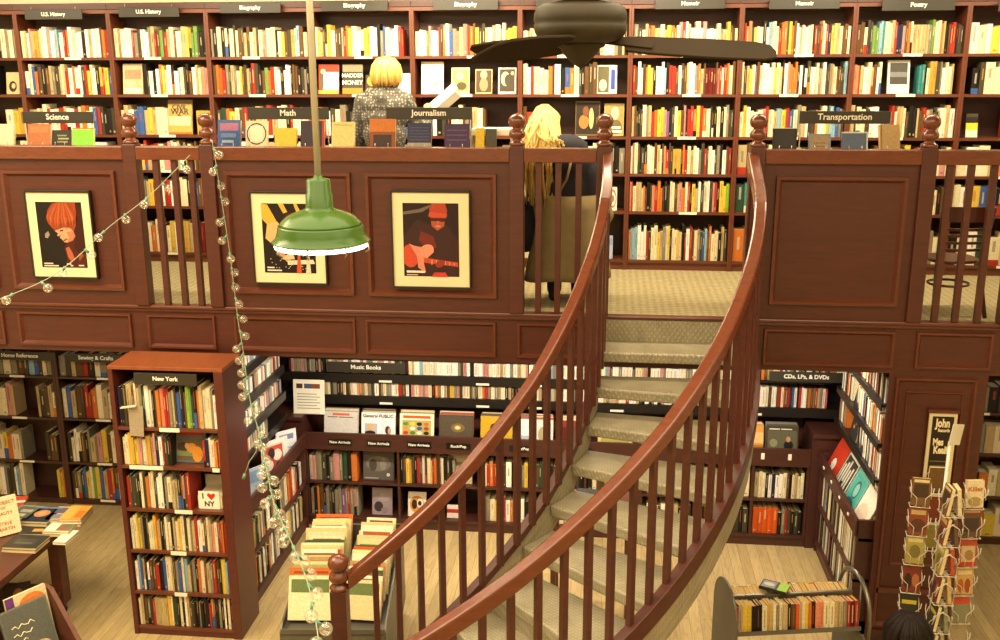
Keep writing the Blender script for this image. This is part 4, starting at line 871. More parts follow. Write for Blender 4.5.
art3 = [(bg[0], '2a1a18'), ([(.0, .84), (.35, .88), (.5, .95), (.5, .98), (.3, .92), (0, .88)], '6a5a50'), ([(.05, .1), (0, .55), (.25, .78), (.45, .72), (.8, .7), (1, .5), (1, 0), (.2, 0)], '3a2220'), ([(.28, .5), (.32, .62), (.55, .55), (.6, .4), (.4, .38)], '6a2a20'),
        ([(.5, .8), (.48, .92), (.52, 1), (.76, 1), (.8, .9), (.76, .8)], 'a8402a'), ([(.46, .82), (.78, .8), (.8, .86), (.48, .88)], 'b84a30'), ([(.5, .8), (.76, .79), (.74, .69), (.62, .63), (.52, .69)], 'a05038'), ([(.5, .80), (.76, .79), (.76, .75), (.5, .76)], '4a1e18'), (('e', .63, .69, .05, .014, 0), 'd87058'), ([(.6, .76), (.63, .70), (.66, .76)], 'b86048'),
        (('e', .12, .28, .15, .16, .5), 'c0482f'), ([(.1, .45), (.2, .42), (.36, .40), (.52, .42), (.55, .34), (.45, .27), (.36, .2), (.4, .05), (.26, .12), (.24, .28)], 'd88068'), (('e', .42, .36, .13, .08, .2), 'e08a70'), ([(.36, .26), (.98, .20), (.98, .14), (.37, .19)], 'b8482f')]
art3 += [([(.5+.08*k, .235-.008*k), (.52+.08*k, .235-.008*k), (.52+.08*k, .16), (.5+.08*k, .165)], 'd88068') for k in range(6)]
art3 += [(('e', .66, .18, .09, .05, .3), '8a3424'), ([(.5, 0), (.55, .06), (.75, .06), (.8, 0)], 'c03a34'), ([(.05, .05), (.38, .05), (.38, .08), (.05, .08)], 'e8d8c8'), ([(.05, .015), (.25, .015), (.25, .03), (.05, .03)], 'c8a898')]
picture(((392, 192), (470, 287)), 'framed red-toned photo of a guitarist in a knit hat, right of the green lamp', art3)
# "John" sign on the pillar
A = aty(928, 412, 6.93); B = aty(956, 468, 6.93)
o = thing('framed_poster', 'tall narrow framed black John poster on the pillar behind the wire rack', 'poster', ((A.x+B.x)/2, 6.93, B.z-.3))
x0, x1, z1 = 2.265, 2.452, A.z; z0 = z1-.62
MB().box(x0, x1, 6.915, 6.93, z0, z1, 'mat_board').build('mat_board', o); MB().box(x0-.012, x1+.012, 6.908, 6.94, z1, z1+.022, 'moulding').build('frame_top', o)
MB().box(x0+.022, x1-.022, 6.912, 6.915, z0+.02, z1-.025, 'frame_black').build('print', o)
xm = (x0+x1)/2
text('John', .085, (xm, 6.911, z1-.075), 'cream_card', o, sx=.62, bold=.003); text('Records', .034, (xm+.01, 6.911, z1-.127), 'cream_card', o, sx=.7, bold=.001)
text('Mes', .07, (xm-.02, 6.911, z1-.215), 'cream_card', o, sx=.62, bold=.003); text('Keali', .075, (xm, 6.911, z1-.275), 'cream_card', o, sx=.62, bold=.003)
mb = MB()
for k in range(3): mb.box(x0+.03, x1-.03, 6.911, 6.9115, z1-.36-.035*k, z1-.355-.035*k, 'printed', '8a826a')
mb.build('small_print', o)

# ================================================================ green pendant lamp and ceiling fan
LC = Vector((-1.138, 3.876, 0)); RZ = 3.507
o = thing('pendant_lamp', 'green enamel pendant lamp with a glowing ring tube, hung on a pipe', 'lamp', (LC.x, LC.y, RZ))
MB().tube([(LC.x, LC.y, 3.755), (LC.x, LC.y, 5.1)], .0135, 'pipe', 12).build('pipe', o)
prof = [(.016, .262), (.02, .250), (.042, .247), (.047, .241), (.048, .192), (.053, .187), (.0545, .138), (.060, .128), (.075, .123), (.105, .113), (.135, .098), (.158, .076), (.166, .066)]
skirt = [(.166, .066), (.169, .060), (.174, .034), (.181, .014), (.192, .004), (.197, .0), (.194, -.002), (.180, .010), (.171, .034), (.163, .062), (.150, .076), (.130, .092), (.10, .106), (.07, .116), (.02, .12)]
MB().lathe(prof, (LC.x, LC.y, RZ), 'green_enamel', 48).lathe(skirt, (LC.x, LC.y, RZ), 'green_enamel', 48).build('lamp_shade', o)
ring = [(LC.x+.178*math.cos(2*PI*k/48), LC.y+.178*math.sin(2*PI*k/48), RZ-.016) for k in range(48)]
MB().tube(ring, .0078, 'tube_glow', 10, closed=True).build('ring_tube', o)
mb = MB()
for k in range(8):
    a = 2*PI*k/8; mb.tube([(LC.x+.19*math.cos(a), LC.y+.19*math.sin(a), RZ), (LC.x+.196*math.cos(a), LC.y+.196*math.sin(a), RZ-.03), (LC.x+.18*math.cos(a), LC.y+.18*math.sin(a), RZ-.042)], .003, 'wire_steel', 6)
mb.build('tube_clip', o)
FC = Vector((-.108, 3.55, 0)); FZ = 4.262
o = thing('ceiling_fan', 'dark bronze ceiling fan with three blades, seen edge-on near the top', 'fan', (FC.x, FC.y, FZ-.09))
MB().lathe([(.02, .84), (.075, .835), (.08, .80), (.03, .77), (.02, .76)], (FC.x, FC.y, FZ), 'fan_bronze', 24).build('ceiling_mount', o)
MB().tube([(FC.x, FC.y, FZ+.11), (FC.x, FC.y, FZ+.8)], .014, 'fan_bronze', 12).build('downrod', o)
MB().lathe([(.03, .195), (.06, .19), (.10, .18), (.118, .165), (.112, .152), (.07, .142), (.06, .136), (.09, .130), (.128, .124), (.148, .112), (.156, .094), (.158, .070), (.153, .062), (.157, .056), (.156, .036), (.145, .016), (.12, .002), (.09, -.004), (.06, -.01)], (FC.x, FC.y, FZ), 'fan_bronze', 48).build('motor_housing', o)
MB().lathe([(.085, .0), (.085, -.014), (.066, -.022), (.060, -.034), (.048, -.048), (.028, -.066), (.012, -.078), (.003, -.084)], (FC.x, FC.y, FZ), 'fan_bronze', 32).build('switch_cap', o)
for k in range(3):
    a = math.radians(8+120*k); M = Matrix.Translation((FC.x, FC.y, FZ)) @ Matrix.Rotation(a, 4, 'Z') @ Matrix.Rotation(math.radians(3), 4, 'Y') @ Matrix.Rotation(math.radians(24), 4, 'X')
    out = [(.15, -.055), (.22, -.068), (.45, -.078), (.62, -.072), (.665, -.05), (.675, 0), (.665, .05), (.62, .072), (.45, .078), (.22, .068), (.15, .055)]
    bl = MB().prism(out, -.005, .005, 'fan_blade', None, M).build('blade', o, bevel=.003)
    MB().prism([(.07, -.018), (.15, -.03), (.24, -.045), (.25, 0), (.24, .045), (.15, .03), (.07, .018)], .005, .012, 'fan_blade', None, M).build('blade_bracket', bl)

# ================================================================ string lights
def lights(path, label, pitch, group=None, seed=0, r0=.0265, tail=None):
    pts = []
    for i in range(len(path)-1):                                   # Catmull-Rom through the measured points
        p0, p1, p2, p3 = path[max(i-1, 0)], path[i], path[i+1], path[min(i+2, len(path)-1)]
        for k in range(12):
            t = k/12; pts.append(.5*((2*p1)+(p2-p0)*t+(2*p0-5*p1+4*p2-p3)*t*t+(3*p1-p0-3*p2+p3)*t**3))
    pts.append(path[-1])
    o = thing('string_lights', label, 'string lights', pts[0])
    MB().tube(pts, .0026, 'wire_pale', 6).build('wire', o)
    if tail:
        MB().tube(tail, .0026, 'wire_pale', 6).build('tail_wire', o); MB().tube([tail[-1], tail[-1]+(tail[-1]-tail[-2]).normalized()*.035], .011, 'green_plastic', 8).build('plug', o)
    r = random.Random(seed); acc = 0; nxt = pitch*.5
    for a, b in zip(pts[:-1], pts[1:]):
        L_ = (b-a).length
        while acc+L_ >= nxt:
            p = a+(b-a)*((nxt-acc)/L_); nxt += pitch*r.uniform(.85, 1.15)
            az = r.uniform(0, 2*PI); d = Vector((math.cos(az)*.8, math.sin(az)*.8, -.75)).normalized()
            s = MB().tube([p-d*.004, p+d*.03], [.009, .0085], 'green_plastic', 10).build('socket', o)
            c = p+d*(.03+r0*.92); q = d.to_track_quat('Z', 'Y').to_matrix().to_4x4()
            prof = [(.006, -r0*1.0)]+[(r0*math.sin(t), -r0*math.cos(t)) for t in [PI*j/12 for j in range(2, 12)]]+[(.001, r0)]
            bm_ = MB().lathe(prof, c, 'bulb_glass', 16, M=q); bm_.build('bulb', s)
            MB().tube([c-d*r0*.8, c-d*r0*.1, c+d*r0*.1], [.002, .003, .0015], 'wire_steel', 6).build('filament', s)
        acc += L_
lights([aty(190, 155, 6.78), aty(150, 195, 6.55), aty(108, 228, 6.3), aty(75, 259, 6.1), aty(45, 280, 5.95), aty(0, 299, 5.8), aty(-60, 322, 5.6)], 'string of clear globe bulbs slanting across the left photograph', .172, seed=2, r0=.029)
lights([aty(212, 140, 6.84), aty(217, 170, 6.84), aty(224, 215, 6.83), aty(231, 262, 6.82), aty(238, 320, 6.78), aty(243, 350, 6.6), aty(250, 400, 6.2), aty(259, 432, 5.9), aty(266, 466, 5.4), aty(273, 500, 4.9), aty(282, 522, 4.6), aty(294, 548, 4.3), aty(305, 575, 4.05), aty(313, 605, 3.85), aty(320, 650, 3.6)],
       'string of clear globe bulbs hanging from the railing post down to the newel', .125, seed=8, r0=.03, tail=[aty(259, 432, 5.9), aty(256, 452, 5.85), aty(249, 462, 5.8), aty(245, 474, 5.8)])

# ================================================================ bistro chair upstairs
def chair(x, y, z, yaw, label, s_=.84):
    o = thing('wooden_chair', label, 'chair', (x, y, z)); M = Matrix.Translation((x, y, z)) @ Matrix.Rotation(yaw, 4, 'Z') @ Matrix.Scale(s_, 4)
    T = lambda *p: M @ Vector(p)
    sp = [(.21*math.copysign(abs(math.cos(t))**.8, math.cos(t)), .20*math.copysign(abs(math.sin(t))**.8, math.sin(t))) for t in [2*PI*k/28 for k in range(28)]]
    MB().prism(sp, .44, .468, 'chair_wood', None, M).build('seat', o, bevel=.008)
    for s in (-1, 1):
        MB().tube([T(s*.17, .16, .44), T(s*.19, .2, .0)], [.018, .014], 'chair_wood', 10).build('leg', o)
        MB().tube([T(s*.215, -.27, .0), T(s*.185, -.19, .3), T(s*.18, -.175, .46), T(s*.19, -.20, .7), T(s*.205, -.255, .92)], [.014, .018, .018, .017, .013], 'chair_wood', 10).build('leg', o)
    def slat(z0, z1, yy, w):
        fr = []
        for k in range(9):
            t = k/8*2-1; yq = yy-.035*(1-t*t); xx = w*t
            fr.append([T(xx, yq, z0), T(xx, yq+.016, z0), T(xx, yq+.016, z1), T(xx, yq, z1)])
        return MB().sweep(fr, 'chair_wood').build('back_slat', o, fix=True)
    slat(.80, .925, -.235, .205)
    for z_, yy, w in ((.735, -.21, .192), (.68, -.20, .19), (.62, -.19, .186), (.56, -.182, .183)): slat(z_-.011, z_+.011, yy, w)
    ringp = [T(.165*math.cos(t), .15*math.sin(t), .24) for t in [2*PI*k/24 for k in range(24)]]
    MB().tube(ringp, .009, 'chair_wood', 8, closed=True).build('stretcher', o)
chair(2.43, 7.34, M2, .10, 'dark wooden slat-back chair seen through the right balcony balusters')
# ================================================================ display table, rack and carts on the lower floor
TX0, TX1, TY0, TY1, TZ = -5.25, -4.10, 5.3, 6.98, .75
o = thing('display_table', 'dark wooden display table on casters covered with flat books', 'table', (-4.6, 6.1, 0))
MB().box(TX0, TX1, TY0, TY1, TZ-.045, TZ, 'tablewood').build('table_top', o, bevel=.006); MB().box(TX0+.05, TX1-.05, TY0+.05, TY1-.05, TZ-.10, TZ-.045, 'tablewood').build('apron', o)
for x in (TX0+.09, TX1-.09):
    for y in (TY0+.3, TY1-.28):
        g = MB().box(x-.045, x+.045, y-.05, y+.05, .10, TZ-.10, 'tablewood').build('leg', o, bevel=.004)
        c = MB(); c.tube([(x-.012, y, .035), (x+.012, y, .035)], .033, 'rubber', 16); c.box(x-.02, x+.02, y-.012, y+.012, .05, .10, 'metal_dark'); c.build('caster', g)
MB().box(TX0+.06, TX1-.06, TY0+.26, TY1-.25, .20, .225, 'tablewood').build('lower_shelf', o)
for x in (TX0+.09, TX1-.09): MB().box(x-.02, x+.02, TY0+.3, TY1-.3, .12, .20, 'tablewood').build('stretcher', o)
def flat(x, y, z, w, l, t, yaw, col, rects, label, name='book', group='books laid flat on the display table'):
    M = Matrix.Translation((x, y, z)) @ Matrix.Rotation(yaw, 4, 'Z'); g = thing(name, label, 'book', (x, y, z), group)
    m = MB(); m.box(-w/2, w/2, -l/2, l/2, t-.002, t, 'gloss_print', col, M).box(-w/2, w/2, -l/2, l/2, 0, .002, 'gloss_print', col, M).box(-w/2, -w/2+.002, -l/2, l/2, 0, t, 'gloss_print', col, M)
    for k, r in enumerate(rects):
        x0, x1, y0, y1, c = r[:5]; zz = t+.0004*(k+1)
        if len(r) > 5: pts = [((x0+x1)/2+(x1-x0)/2*math.cos(a), (y0+y1)/2+(y1-y0)/2*math.sin(a)) for a in [2*PI*j/18 for j in range(18)]]
        else: pts = [(x0, y0), (x1, y0), (x1, y1), (x0, y1)]
        m.add([M @ Vector(((p-.5)*w, (q-.5)*l, zz)) for p, q in pts], [tuple(range(len(pts)))], 'gloss_print', c)
    m.build('cover', g); MB().box(-w/2+.002, w/2-.003, -l/2+.003, l/2-.003, .002, t-.002, 'page', None, M).build('page_block', g); return g
def stackf(px, py, w, l, n, yaw, col, rects, label, z=TZ):
    zt = z+.022*n; p = atz(px, py, zt)
    for k in range(n-1): flat(p.x+.004*((k*7) % 3-1), p.y, z+.022*k, w, l, .021, yaw+.02*((k*5) % 3-1), ['c9b487', 'd8cdb0', '8a6a4a'][k % 3], [], ['lowest', 'second lowest', 'third lowest'][k]+' book under the '+' '.join(label.split()[:8]))
    flat(p.x, p.y, z+.022*(n-1), w, l, .021, yaw, col, rects, label)
stackf(76, 512, .17, .24, 3, .1, 'd89a3c', [(0, .5, 0, 1, 'e0b050'), (.6, .95, .1, .6, 'c9792c')], 'golden orange book topping the pile at the table corner')
stackf(62, 513, .17, .24, 2, .05, 'b9ac98', [(.1, .9, .5, .9, '6a6270'), (.2, .8, .1, .4, '8a8290')], 'grey violet book beside the golden pile on the table')
stackf(42, 514, .22, .25, 2, .02, '2b3440', [(.2, .75, .3, .8, 'c98a5a', 1), (.35, .6, .4, .7, 'd9a070', 1), (0, 1, .9, 1, '6a86a8')], 'dark book with an orange face oval on the table')
stackf(24, 512, .20, .25, 2, -.05, '8a8a76', [(.1, .9, .1, .9, '5d5f55'), (.2, .7, .2, .4, 'b8b29a'), (.3, .8, .5, .7, 'a8a48e')], 'olive grey patterned book behind the cream card on the table')
stackf(12, 502, .2, .22, 1, .3, 'c04a2a', [(0, 1, .4, .6, 'e8d8c8')], 'red orange book at the far left of the table')
stackf(60, 527, .2, .15, 2, .05, 'efe4cc', [(.45, 1, .1, .9, '8a7a50'), (.55, .8, .2, .7, 'b05a4a', 1), (.6, .9, .5, .8, '6a7a4a', 1)], 'white book with a flower picture in the table middle')
stackf(36, 530, .22, .12, 1, .1, '3f3a30', [(.4, .75, .3, .7, 'd0a050')], 'dark slim book with a yellow spot on the table')
stackf(26, 541, .26, .2, 2, .02, '3b382f', [(.2, .8, .25, .7, '4d493e'), (.25, .75, .3, .4, '6a6454')], 'dark olive book nearest on the table front edge')
stackf(66, 536, .1, .2, 1, 0, 'f1ead8', [], 'white pamphlet at the table right edge')
q = atz(12, 535, TZ); M = Matrix.Translation((q.x-.02, q.y-.02, TZ+.001)) @ Matrix.Rotation(.75, 4, 'Z') @ Matrix.Rotation(-.3, 4, 'X')
faceout('book', 'cream book with orange lettered title standing on the table', M, .20, .29, .025, [], col='efe0b4', txt=[(s, .033 if k != 1 else .027, .5, z, 'orange_ink') for k, (s, z) in enumerate((('AN OBJECT', .84), ('OF', .70), ('BEAUTY', .56), ('STEVE', .30), ('MARTIN', .16)))])
faceout('book', 'dark face-out book with a portrait, leaning on the table lower shelf', Matrix.Translation((-4.24, 6.22, .236)) @ Matrix.Rotation(.5, 4, 'Z') @ Matrix.Rotation(-.3, 4, 'X'), .18, .25, .025,
        [(.04, .96, .04, .96, '33241a'), (.3, .75, .35, .85, '8a5a34', 1), (.4, .65, .45, .75, 'b07a48', 1), (.4, .6, .2, .35, '7a4a2a', 1)], col='2a1d15')
# nearest wooden browser at the bottom left corner
Q = atz(33, 592, 1.0)
o = thing('book_rack', 'dark wooden sloping book rack at the bottom left corner', 'rack', (Q.x-.35, Q.y-.1, 0))
M = Matrix.Translation((Q.x, Q.y, 0)) @ Matrix.Rotation(1.05, 4, 'Z')
MB().prism([(-.42, 0), (0, 0), (0, 1.02), (-.08, 1.02), (-.42, .66)], 0, .03, 'tablewood', None, M @ Matrix.Translation((.06, 0, 0)) @ Matrix.Rotation(PI/2, 4, 'Z') @ Matrix.Rotation(PI/2, 4, 'X')).build('side_panel', o)
MB().box(-.8, .06, -.4, .0, .0, .06, 'tablewood', None, M).build('base', o); MB().box(-.8, .05, -.02, .0, .06, .86, 'tablewood', None, M).build('back_panel', o)
MB().box(-.8, .05, -.40, -.02, .58, .60, 'tablewood', None, M).build('shelf', o)
MF = M @ Matrix.Translation((-.13, -.22, .66)) @ Matrix.Rotation(-.32, 4, 'X')
FO = faceout('book', 'slate picture book with yellow handwritten title at bottom left corner', MF, .30, .36, .02, [(.03, .97, .03, .97, '5d5f58'), (.15, .85, .04, .22, '6e6a60', 1), (.45, .85, .10, .32, 'c9b487', 1), (.5, .75, .2, .3, 'a8603a', 1), (.2, .5, .02, .1, 'd8c79a', 1)], col='6a6c64')
sq = MB()
for q0, n_ in ((.70, 7), (.56, 6), (.45, 4)):
    sq.tube([MF @ Vector((-.10+.02*k_+.004*(k_ % 2), -.002, .36*q0+.012*math.sin(k_*2.4))) for k_ in range(n_+1)], .003, 'cream_card', 6)
sq_o = sq.build('lettering', FO)
faceout('book', 'cream and orange book behind the slate picture book', M @ Matrix.Translation((-.08, -.13, .70)) @ Matrix.Rotation(-.2, 4, 'X'), .26, .36, .02, [(.3, .95, .6, .95, 'd8803c', 1), (0, .2, 0, 1, '6a3a7a')], col='d8c8a0')
faceout('book', 'dark maroon book standing at the far left of the corner rack', M @ Matrix.Translation((-.42, -.11, .70)) @ Matrix.Rotation(-.2, 4, 'X'), .34, .36, .02, [(0, 1, .9, 1, 'c9a07a')], col='3a1a1c')

# small table with a pile of books, glimpsed between the treads
q = aty(588, 506, 7.05)
o = thing('side_table', 'small wooden table glimpsed through the open stair treads', 'table', (q.x, 7.1, 0))
MB().box(q.x-.28, q.x+.34, 6.85, 7.35, q.z-.03, q.z, 'tablewood').build('table_top', o, bevel=.004)
for x in (q.x-.25, q.x+.31):
    for y in (6.88, 7.32): MB().box(x-.02, x+.02, y-.02, y+.02, 0, q.z-.03, 'tablewood').build('leg', o)
for k_, (w_, l_, t_, c_, nm) in enumerate(((.24, .30, .022, 'c9a04a', 'golden'), (.25, .31, .018, 'efe2c0', 'cream'), (.22, .28, .02, 'd8a03c', 'orange-yellow'), (.23, .29, .012, '3a3a36', 'dark'))):
    flat(q.x+.0+.012*(k_ % 2), 7.05, q.z+.001+sum((.023, .019, .021, .013)[:k_]), w_, l_, t_, .25-.12*k_, c_, [], nm+' book in the pile glimpsed between the stair treads', group='book pile behind the treads')
# paperback flip-cart behind the newel
def cart(cx, cy, yaw, label):
    o = thing('book_cart', label, 'cart', (cx, cy, 0)); return o, Matrix.Translation((cx, cy, 0)) @ Matrix.Rotation(yaw, 4, 'Z')
o, M = cart(-1.80, 6.35, .10, 'grey metal book cart of cover-forward books behind the newel post')
W2, L2 = .345, .60
for s in (-1, 1):
    MB().prism([(-L2, .12), (L2, .12), (L2, .70), (L2-.04, .74), (-L2+.06, .60), (-L2, .56)], 0, .012, 'cart_grey', None, M @ Matrix.Translation((s*W2-.006, 0, 0)) @ Matrix.Rotation(PI/2, 4, 'Z') @ Matrix.Rotation(PI/2, 4, 'X')).build('side_panel', o)
    for y in (-L2+.08, L2-.08):
        w = MB().tube([M @ Vector((s*(W2-.05)-.012, y, .05)), M @ Vector((s*(W2-.05)+.012, y, .05))], .05, 'rubber', 18).build('caster', o)
        MB().tube([M @ Vector((s*(W2-.05), y, .05)), M @ Vector((s*(W2-.05), y, .13))], .012, 'metal_dark', 8).build('fork', w)
MB().box(-W2, W2, L2-.012, L2, .12, .76, 'cart_grey', None, M).build('end_panel', o); MB().box(-W2, W2, -L2, -L2+.012, .12, .58, 'cart_grey', None, M).build('end_panel', o)
MB().box(-.006, .006, -L2, L2, .12, .66, 'cart_grey', None, M).build('divider', o)
MB().box(-W2, W2, -L2, L2, .535, .547, 'cart_grey', None, M).build('shelf', o); MB().box(-W2, W2, -L2, L2, .12, .132, 'cart_grey', None, M).build('shelf', o)
CC = ['d86a2a', 'efe0b4', 'e8d8a0', 'f0e6c8', 'e6d294', 'efe2b8', 'f3ead0', 'd8c48a', 'e8dcb0', '4a5f3a', '3f5a3c', 'e3cf9a', 'efe0b8', 'e0c890', 'd0582a', 'f0e8d0', 'd8c490', 'b09060', 'efe6cc', 'e3d4a4', 'dfd0a0', '9aa86a']
CN = ['orange', 'cream', 'pale yellow', 'cream', 'straw', 'cream', 'white', 'tan', 'cream', 'green', 'dark green', 'straw', 'cream', 'tan', 'red-orange', 'white', 'tan', 'brown', 'white', 'straw', 'straw', 'green']
r = random.Random(12)
for side, cx in (('left', -.172), ('right', .172)):
    n = 24 if side == 'left' else 22
    for k in range(n):
        y = L2-.20-k*(2*L2-.25)/n; w = r.uniform(.25, .305) if side == 'left' else r.uniform(.22, .27); h = r.uniform(.27, .33) if side == 'left' else r.uniform(.25, .30); t = .027
        ci = k % len(CC) if side == 'left' else (k*5+3) % len(CC); tilt = -.42; dx = r.uniform(-.01, .01)
        B = M @ Matrix.Translation((cx+dx, y+.03, .566)) @ Matrix.Rotation(r.uniform(-.015, .015) - (.10 if side == 'right' else 0), 4, 'Z') @ Matrix.Rotation(tilt, 4, 'X')
        rc = [(.06, .94, .62, .92, random.Random(k*3+cx).choice(['a85a34', 'c9a86a', '6a7a4a', 'd8cdb0', '8a5a3a']))] if k % 2 else [(.1, .7, .7, .85, 'b08a50'), (.1, .9, .88, .93, '8a4a30')]
        if side == 'right' and k == 14: rc = [(.05, .95, .45, .75, '7fae3c'), (.05, .95, .8, .9, 'efe6cc'), (.05, .95, .3, .4, 'b06a5a')]; ci = 18
        faceout('paperback', f'{CN[ci]} cover-forward paperback, {ordw(n-k)} from the front of the {side} cart column', B, w, h, t, rc, col=CC[ci], mat='printed', group='paperbacks in the cart behind the newel')

# two-sided paperback cart at the bottom right
o, M = cart(1.24, 6.06, .19, 'dark grey two-sided paperback cart with rounded end panels at bottom right')
for s, hgt_ in ((-1, .95), (1, .97)):
    pts = [(-.24, .10), (.24, .10), (.24, .74)]+[(.24*math.cos(t), .74+(hgt_-.74)*math.sin(t)) for t in [PI*j/10 for j in range(1, 10)]]+[(-.24, .74)]
    X = s*.43
    if s < 0: MB().prism(pts, 0, .016, 'cart_grey', None, M @ Matrix.Translation((X-.008, 0, 0)) @ Matrix.Rotation(PI/2, 4, 'Z') @ Matrix.Rotation(PI/2, 4, 'X')).build('end_panel', o, bevel=.004)
    else:
        MB().tube([M @ Vector((X, u, v)) for u, v in pts], .014, 'metal_grey', 10, closed=True).build('end_hoop', o)
        for u in (-.08, .08): MB().tube([M @ Vector((X, u, .4)), M @ Vector((X, u, .95))], .006, 'metal_grey', 8).build('end_bar', o)
        MB().prism(pts[:3]+[(-.24, .74)], 0, .01, 'cart_grey', None, M @ Matrix.Translation((X-.02, 0, -.12)) @ Matrix.Rotation(PI/2, 4, 'Z') @ Matrix.Rotation(PI/2, 4, 'X')).build('end_panel', o)
    for u in (-.18, .18): MB().tube([M @ Vector((X*.94-.012, u, .05)), M @ Vector((X*.94+.012, u, .05))], .05, 'rubber', 18).build('caster', o)
FT = .13                                             # front rows lean back on a sloped shelf
MS = M @ Matrix.Translation((0, -.158, .672)) @ Matrix.Rotation(-FT, 4, 'X')
MB().box(-.415, .405, -.015, .115, -.014, 0, 'cart_grey', None, MS).box(-.415, .405, -.024, -.015, -.014, .012, 'cart_grey', None, MS).build('sloped_shelf', o)
MBk = M @ Matrix.Rotation(PI, 4, 'Z') @ Matrix.Translation((0, -.158, .672)) @ Matrix.Rotation(-FT, 4, 'X')
MB().box(-.405, .415, -.015, .115, -.014, 0, 'cart_grey', None, MBk).build('sloped_shelf', o)
MB().box(-.42, .41, -.004, .004, .55, .835, 'cart_grey', None, M).box(-.42, .41, -.009, .009, .835, .848, 'metal_grey', None, M).build('divider', o)
MB().box(-.43, .42, -.22, .22, .20, .214, 'cart_grey', None, M).build('shelf', o)
row('rxyykkkcYtcgctknOtcyokssccttgrmr', -.405, .40, MS, .178, 'front row of the bottom right cart', kind='paperback', depth=.108, dvar=.004, hmin=.93, group='paperbacks in the bottom right cart')
row('tEcYtctoytYtckytctYccycytcyt', -.40, .405, MBk, .178, 'back row of the bottom right cart', kind='paperback', depth=.108, dvar=.004, hmin=.95, start='right end', group='paperbacks in the bottom right cart')
p = atz(775, 590, .856)
flat(p.x, p.y+.02, .858, .11, .175, .02, 1.15, '3a3830', [(.1, .9, .45, .95, '8a8880'), (.3, .7, .5, .9, 'c8c4b8', 1), (0, 1, 0, .35, '9acb2c')], 'lime and grey paperback lying flat on top of the cart', 'paperback', None)

# ================================================================ wire paperback spinner
SX, SY = 2.10, 6.0
o = thing('wire_spinner_rack', 'white wire spinner rack of old paperbacks in front of the pillar', 'rack', (SX, SY, 0))
MB().tube([(SX, SY, .04), (SX, SY, 1.95)], .011, 'wire_white', 12).build('pole', o)
MB().lathe([(.30, 0), (.30, .012), (.06, .03), (.03, .06), (.016, .07)], (SX, SY, 0), 'wire_white', 28).build('base', o)
hd = MB(); T = Matrix.Translation((SX+.02, SY, 1.90)) @ Matrix.Rotation(.5, 4, 'Z') @ Matrix.Rotation(.18, 4, 'Y')
hd.box(-.045, .045, -.003, .003, .03, .16, 'acrylic_edge', None, T); hd.build('header_card', o)
LV = [1.545-.195*k for k in range(7)]
PB = [('7a5a34', [(.1, .9, .3, .8, '4a3624'), (.1, .9, .85, .95, 'd8c48a')], 'brown'), ('8a4a30', [(.1, .9, .1, .6, '5a3a2c', 1), (.1, .9, .75, .92, 'c9a86a')], 'rust'), ('a89a50', [(.2, .8, .2, .7, '7a6e3a', 1), (.1, .9, .8, .95, 'd8cc8a')], 'olive yellow'),
      ('7a3a2a', [(.1, .5, .1, .7, '3a2a24', 1), (.5, .9, .2, .7, 'b06a44', 1)], 'dark red'), ('3a3a2e', [(.1, .9, .6, .75, 'c9b43a')], 'dark olive'), ('6a5a44', [], 'umber'), ('8a7a5a', [], 'drab')]
PC = [('d8c8a0', [(.1, .9, .05, .4, 'a8905a', 1)], 'cream Killer'), ('6a5040', [(.1, .9, .2, .7, '4a3a30'), (.05, .95, .9, .98, 'd89060')], 'brown'), ('b5533a', [(.1, .9, .15, .75, 'c9b487'), (.3, .8, .2, .6, 'a08050', 1), (0, 1, 0, .12, 'c0402a')], 'red-framed'),
      ('c9a86a', [(.1, .45, .05, .6, 'b5602c', 1), (.5, .85, .05, .6, 'a05028', 1), (.1, .9, .75, .9, 'e0d0a0')], 'tan figure'), ('8a8a6a', [(.05, .95, .7, .95, 'c9503a')], 'grey-green'), ('a89878', [], 'dull tan'), ('7a6a5a', [], 'dim')]
def pocket(px_, py_, z, yaw, w=.115):
    m = MB(); P = Matrix.Translation((px_, py_, z)) @ Matrix.Rotation(yaw, 4, 'Z'); T_ = lambda *q: P @ Vector(q); g = .0026
    m.tube([T_(-w/2, .035, .15), T_(-w/2, -.012, .12), T_(-w/2, -.03, .06)], g, 'wire_white', 6); m.tube([T_(w/2, .035, .15), T_(w/2, -.012, .12), T_(w/2, -.03, .06)], g, 'wire_white', 6)
    for s in (-1, 1): m.tube([T_(s*(w/2+.012), -.025, .13), T_(s*(w/2+.008), -.03, .10), T_(s*w*.22, -.034, .062), T_(s*w*.22, -.034, 0), T_(s*w*.22, .03, -.004)], g, 'wire_white', 6)
    m.tube([T_(-w/2, -.03, .0), T_(w/2, -.03, .0)], g, 'wire_white', 6); m.tube([T_(-w/2, .035, .0), T_(w/2, .035, .0)], g, 'wire_white', 6); m.tube([T_(-w/2, -.03, .0), T_(-w/2, .035, .0)], g, 'wire_white', 6); m.tube([T_(w/2, -.03, .0), T_(w/2, .035, .0)], g, 'wire_white', 6)
    m.build('pocket', o)
